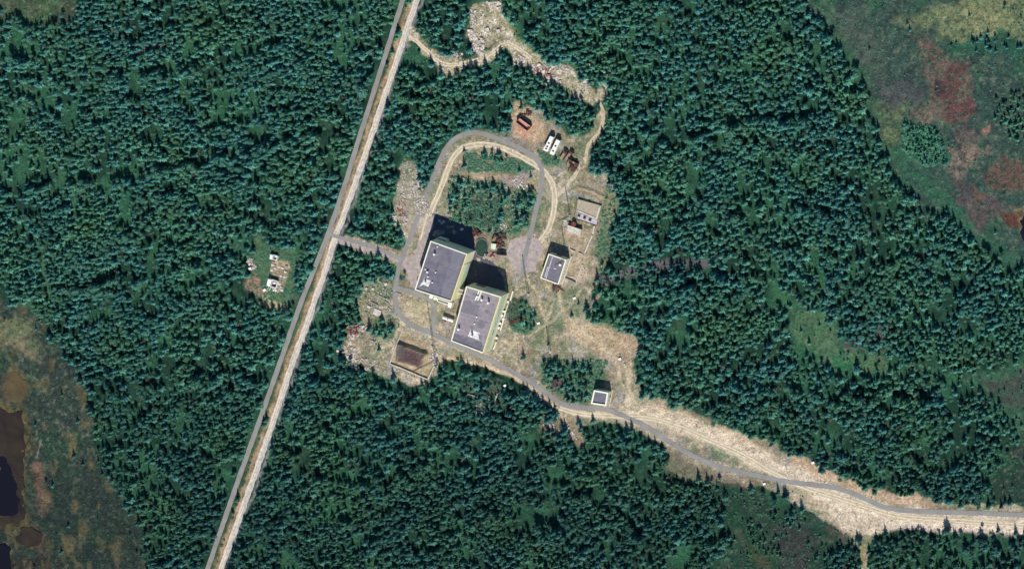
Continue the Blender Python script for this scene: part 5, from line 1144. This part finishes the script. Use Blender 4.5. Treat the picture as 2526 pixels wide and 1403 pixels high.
# single trees read off the photograph
SINGLES = [((1292, 882), 8, 'lone spruce in the open ground between the long hall and the spruce clump'), ((1411, 778), 5.5, 'lone small spruce in the grass south of the workshop'), ((1428, 749), 5, 'small dark spruce beside the pale boulder'), ((936, 862), 5.5, 'lone small spruce in the middle of the dirt yard'),
           ((1287, 265), 7, 'dark spruce at the north tip of the red bin clearing'), ((1131, 448), 6, 'dark spruce at the north west corner of the looped thicket'), ((1282, 422), 6, 'spruce just inside the north east bend of the loop'), ((1310, 436), 6, 'spruce beside the eastern bend of the loop track'),
           ((1146, 372), 4.5, 'small bush-like spruce at the north west bend of the loop track'), ((1560, 1060), 9, 'tall spruce between the grey road and the southern forest near the square utility building'), ((1548, 1065), 8, 'spruce left of the tall one south of the grey road'), ((1353, 850), 4, 'small spruce at the foot of the lattice mast in the open ground')]
sv = rng.integers(0, 10, len(tx)); var = np.where(sv < 7, sv % 5, 5+rng.integers(0, 3, len(tx)))
lowm = fbm(tu, tv, 90, 231, 2) > .62; var = np.where(lowm & (rng.random(len(tx)) < .45), 5+rng.integers(0, 3, len(tx)), var)
tz = height(tu, tv)-.1; turn = rng.uniform(0, 6.283, len(tx))
wide = np.where(var >= 5, tall*.58, tall*rng.uniform(.85, 1.35, len(tx)))
tall = np.where(var >= 5, tall*.72, tall)
wide = np.clip(wide, 3.4, 13)
open_bog = np.zeros(len(tx), bool)
for s in (MARSH_NE, MARSH_SW, MARSH_E, MARSH_S): open_bog |= sdf_poly(tu, tv, s) < -6
tall = np.where(open_bog, tall*.62, tall); wide = np.where(open_bog, wide*.62, wide)
# the 300 nearest the compound are objects of their own
cdist = np.hypot(tu-1240, (tv-690)*1.05); cdist = np.where(inner, cdist*.35, cdist)
order = np.argsort(cdist); own = order[:300-len(SINGLES)]; rest = order[300-len(SINGLES):]
def plant(i_var, x, y, z, h, w, rz, label, group):
    sp_ = i_var < 5
    t = bpy.data.objects.new('spruce_tree' if sp_ else 'birch_tree', None); t.location = (x, y, z); t.scale = (w, w, h); t.rotation_euler = (0, 0, rz); COL.objects.link(t)
    tag(t, label, 'spruce' if sp_ else 'birch', group)
    for nm, me_ in (('crown', CROWN[i_var]), ('trunk', TRUNK[i_var])):
        c = bpy.data.objects.new(nm, me_); c.parent = t; COL.objects.link(c)
for k, ((u, v), h, lab) in enumerate(SINGLES):
    x, y = g(u, v); plant(k % 5, x, y, hz(u, v)-.05, h, h*1.05, k*1.3, lab, 'single spruces standing in the open')
ZONES = [('in the thicket enclosed by the loop track', 1100, 1335, 360, 600), ('in the clump beside the square utility building', 1330, 1510, 880, 1010), ('in the small grove south of the sandy track', 1425, 1510, 1030, 1105),
         ('among the bushes east of the long hall', 1265, 1330, 730, 830), ('in the small clump west of the brown reservoir', 910, 975, 780, 840), ('by the white trailer cabins', 1320, 1400, 368, 405)]
for i in own:
    u, v = tu[i], tv[i]; z_ = None
    for nm, a, b, c_, d in ZONES:
        if a <= u <= b and c_ <= v <= d and inner[i]: z_ = nm; break
    if z_ is None:
        z_ = 'at the forest edge '+('north' if v < 600 else 'south' if v > 800 else '')+(' ' if v < 600 or v > 800 else '')+('west' if u < 1240 else 'east')+' of the compound'
    if z_.endswith('loop track'): z_ = ('in the north strip' if v < 425 else 'in the south' if v > 515 else 'in the middle')+(' west part' if u < 1165 else ' east part' if u > 1262 else ' central part')+' of the thicket inside the loop track'
    sp_ = var[i] < 5; hgt = 'tall' if tall[i] > 9 else 'middle sized' if tall[i] > 6.5 else 'rather small' if tall[i] > 5 else 'low'
    if z_.startswith('in the clump beside'): z_ = 'in the '+('south' if v > 950 else 'north')+('-west' if u < 1410 else '-east')+' clump by the utility building'
    if z_.startswith('at the forest edge'):
        z_ = ('in the forest between the gravel road and the loop' if u < 1080 and v < 610 else 'in the forest just north of the loop' if v < 330 else 'in the forest south west of the rubble yard' if u < 1000 else 'in the forest below the grey road, south of the halls' if v > 800 else 'at the forest edge east of the walled bay' if v < 700 else 'at the forest edge south east of the workshop')
    z_ = z_.replace('the thicket inside the loop track', 'the looped thicket')
    lab = f'{hgt} {"pointed spruce" if sp_ else "round-crowned birch"} {z_}'
    plant(int(var[i]), float(tx[i]), float(ty[i]), float(tz[i]), float(tall[i]), float(wide[i]), float(turn[i]), lab, ('spruces ' if sp_ else 'birches ')+z_)
srcs = [variant('tree_source', [(a, m), (b, 'bark')]) for a, b, m in KINDS_]
scatter('forest', tx[rest], ty[rest], tz[rest], turn[rest], tall[rest], var[rest], srcs, 'dense dark spruce forest covering most of the land', wide[rest])

# ------------------------------------------------------------------ undergrowth: bushes, saplings, dead twigs
def spots(n, poly, warp=.6, thr=None, size_=12):
    p = np.array(poly, float); u = rng.uniform(max(p[:, 0].min(), -60), min(p[:, 0].max(), 2590), n*4); v = rng.uniform(max(p[:, 1].min(), -60), min(p[:, 1].max(), 1465), n*4)
    ok = sdf_poly(u, v, poly) < 0
    if thr is not None: ok &= fbm(u, v, size_, 300, 2) > thr
    return u[ok][:n], v[ok][:n]
US, VS, HS, KS = [], [], [], []
def under(n, poly, h0, h1, kinds, thr=None):
    u, v = spots(n, poly, thr=thr); US.append(u); VS.append(v); HS.append(rng.uniform(h0, h1, len(u))); KS.append(rng.choice(kinds, len(u)))
strip = [(a-4, b) for a, b in GREY_W[1:]]; strip = [(a+8, b) for a, b in GREY_W]+[(a-19, b) for a, b in GRAVEL[::-1]]
under(9000, [(-50, -50), (2580, -50), (2580, 1455), (-50, 1455)], .8, 2.2, [0, 1, 2, 3], .5)
under(700, [(-50, -50), (2580, -50), (2580, 1455), (-50, 1455)], 5, 10, [4, 5])
under(1500, strip, .5, 1.5, [0, 1, 2])
under(900, [(1105, 430), (1325, 470), (1325, 565), (1230, 585), (1110, 545)], .6, 1.8, [0, 1, 2, 4, 4], .45)
under(420, [(1150, 490), (1230, 490), (1235, 575), (1190, 560), (1150, 550)], 1.5, 4.5, [4, 4, 4, 5, 0])
under(600, [(1105, 430), (1325, 470), (1325, 565), (1230, 585), (1110, 545)], .8, 2.4, [0, 1, 2, 4, 5, 6])
under(500, [(1145, 375), (1300, 395), (1320, 420), (1150, 425)], .5, 1.5, [0, 1, 2])
under(800, CLEAR[:200], .3, .9, [0, 1, 2], .62)
under(500, [(1340, 885), (1500, 890), (1460, 1000), (1380, 1000), (1335, 940)], .6, 2.0, [0, 1, 2, 3])
under(300, [(1245, 740), (1290, 735), (1325, 780), (1310, 825), (1260, 815)], .6, 2.0, [0, 1, 2, 4])
under(120, [(1252, 745), (1285, 740), (1285, 785), (1250, 790)], 2, 4, [4, 4, 5])
under(700, MARSH_NE, .3, 1.4, [0, 1, 2, 3], .5); under(450, MARSH_E, .4, 1.6, [0, 1, 2, 3], .5); under(500, MARSH_S, .4, 1.7, [0, 1, 2, 3, 4], .5); under(700, MARSH_SW, .3, 1.2, [0, 1, 2, 4], .52)
under(300, WCLEAR, .4, 1.4, [0, 1, 2], .5); under(350, NCLEAR, .3, 1.1, [0, 1, 2], .6)
under(160, [(1500, 440), (1525, 500), (1500, 640), (1475, 660), (1465, 620), (1490, 500)], .5, 1.6, [0, 1, 2])
under(300, R_([(580, 660), (780, 690), (830, 880), (700, 900), (590, 820)]), .8, 3, [0, 2, 3])
under(300, [(895, 690), (985, 690), (985, 840), (900, 860), (860, 800)], .4, 1.2, [0, 1, 4], .5)
under(900, MARSH_NE, .3, .8, [3, 0, 1], .5); under(700, MARSH_SW, .3, .8, [3, 0, 1], .5)
under(150, [(1495, 685), (1600, 655), (1730, 645), (1730, 665), (1600, 675), (1500, 700)], 1, 3, [4, 5, 4, 3])
under(250, [(1120, 950), (1235, 940), (1235, 1015), (1130, 1000)], .8, 2.6, [0, 1, 4, 3])
under(260, [(1325, 370), (1420, 375), (1400, 410), (1330, 405)], .5, 1.6, [0, 1, 2])
under(3600, CLEAR, .25, .75, [6, 7], .44); under(1500, NCLEAR, .25, .7, [6, 7], .44); under(900, MARSH_NE, .3, .8, [0, 1, 2], .48); under(500, MARSH_SW, .3, .8, [0, 1, 2], .48); under(900, strip, .3, .8, [6, 7])
U = np.concatenate(US); V = np.concatenate(VS); Hh = np.concatenate(HS); K = np.concatenate(KS)
ok = np.ones(len(U), bool)
for ln, w in ((GREY_W, 9), (GREY_LOOP, 9), (GREY_DRIVE, 8), (GREY_BRANCH, 8), (GRAVEL, 12), (TRACK_LOOP, 9), (TRACK_NE, 6), (DRIVE, 9), (SAND, 10), (NTRACK, 7)): ok &= sdf_line(U, V, ln) > w+Hh*1.6
for s in solids: ok &= sdf_poly(U, V, s) > 2
for s in POOLS: ok &= sdf_poly(U, V, s) > 1
main = np.arange(len(U)) < len(US[0])+len(US[1])
open_ = np.zeros(len(U), bool)
for s in (CLEAR, NCLEAR, WCLEAR, MARSH_NE, MARSH_SW, MARSH_E): open_ |= sdf_poly(U, V, s) < 4
ok &= ~(main & open_)
U, V, Hh, K = U[ok], V[ok], Hh[ok], K[ok]
ux, uy = G(U, V, 0)
b_src = [variant('bush_source', [(bush(k, 46), 'shrub')]) for k in (1, 2, 3)]+[variant('sapling_source', [(SPR[0][0], 'spruce')]), variant('twig_source', [(snag(1), 'dead')]), variant('twig_source', [(snag(2), 'dead')])]+[variant('tuft_source', [(bush(k, 22), 'drygrass')]) for k in (7, 8)]
hh = np.where(K == 3, Hh*1.9, Hh)
scatter('undergrowth', ux, uy, height(U, V)-.05, rng.uniform(0, 6.28, len(U)), hh, K, b_src, 'low bushes, saplings and dead twigs in the clearings and bogs', np.where((K >= 3) & (K < 6), hh*1.1, Hh*np.where(K > 5, 1.8, 1.25)))
print('trees', len(tx), 'undergrowth', len(U))
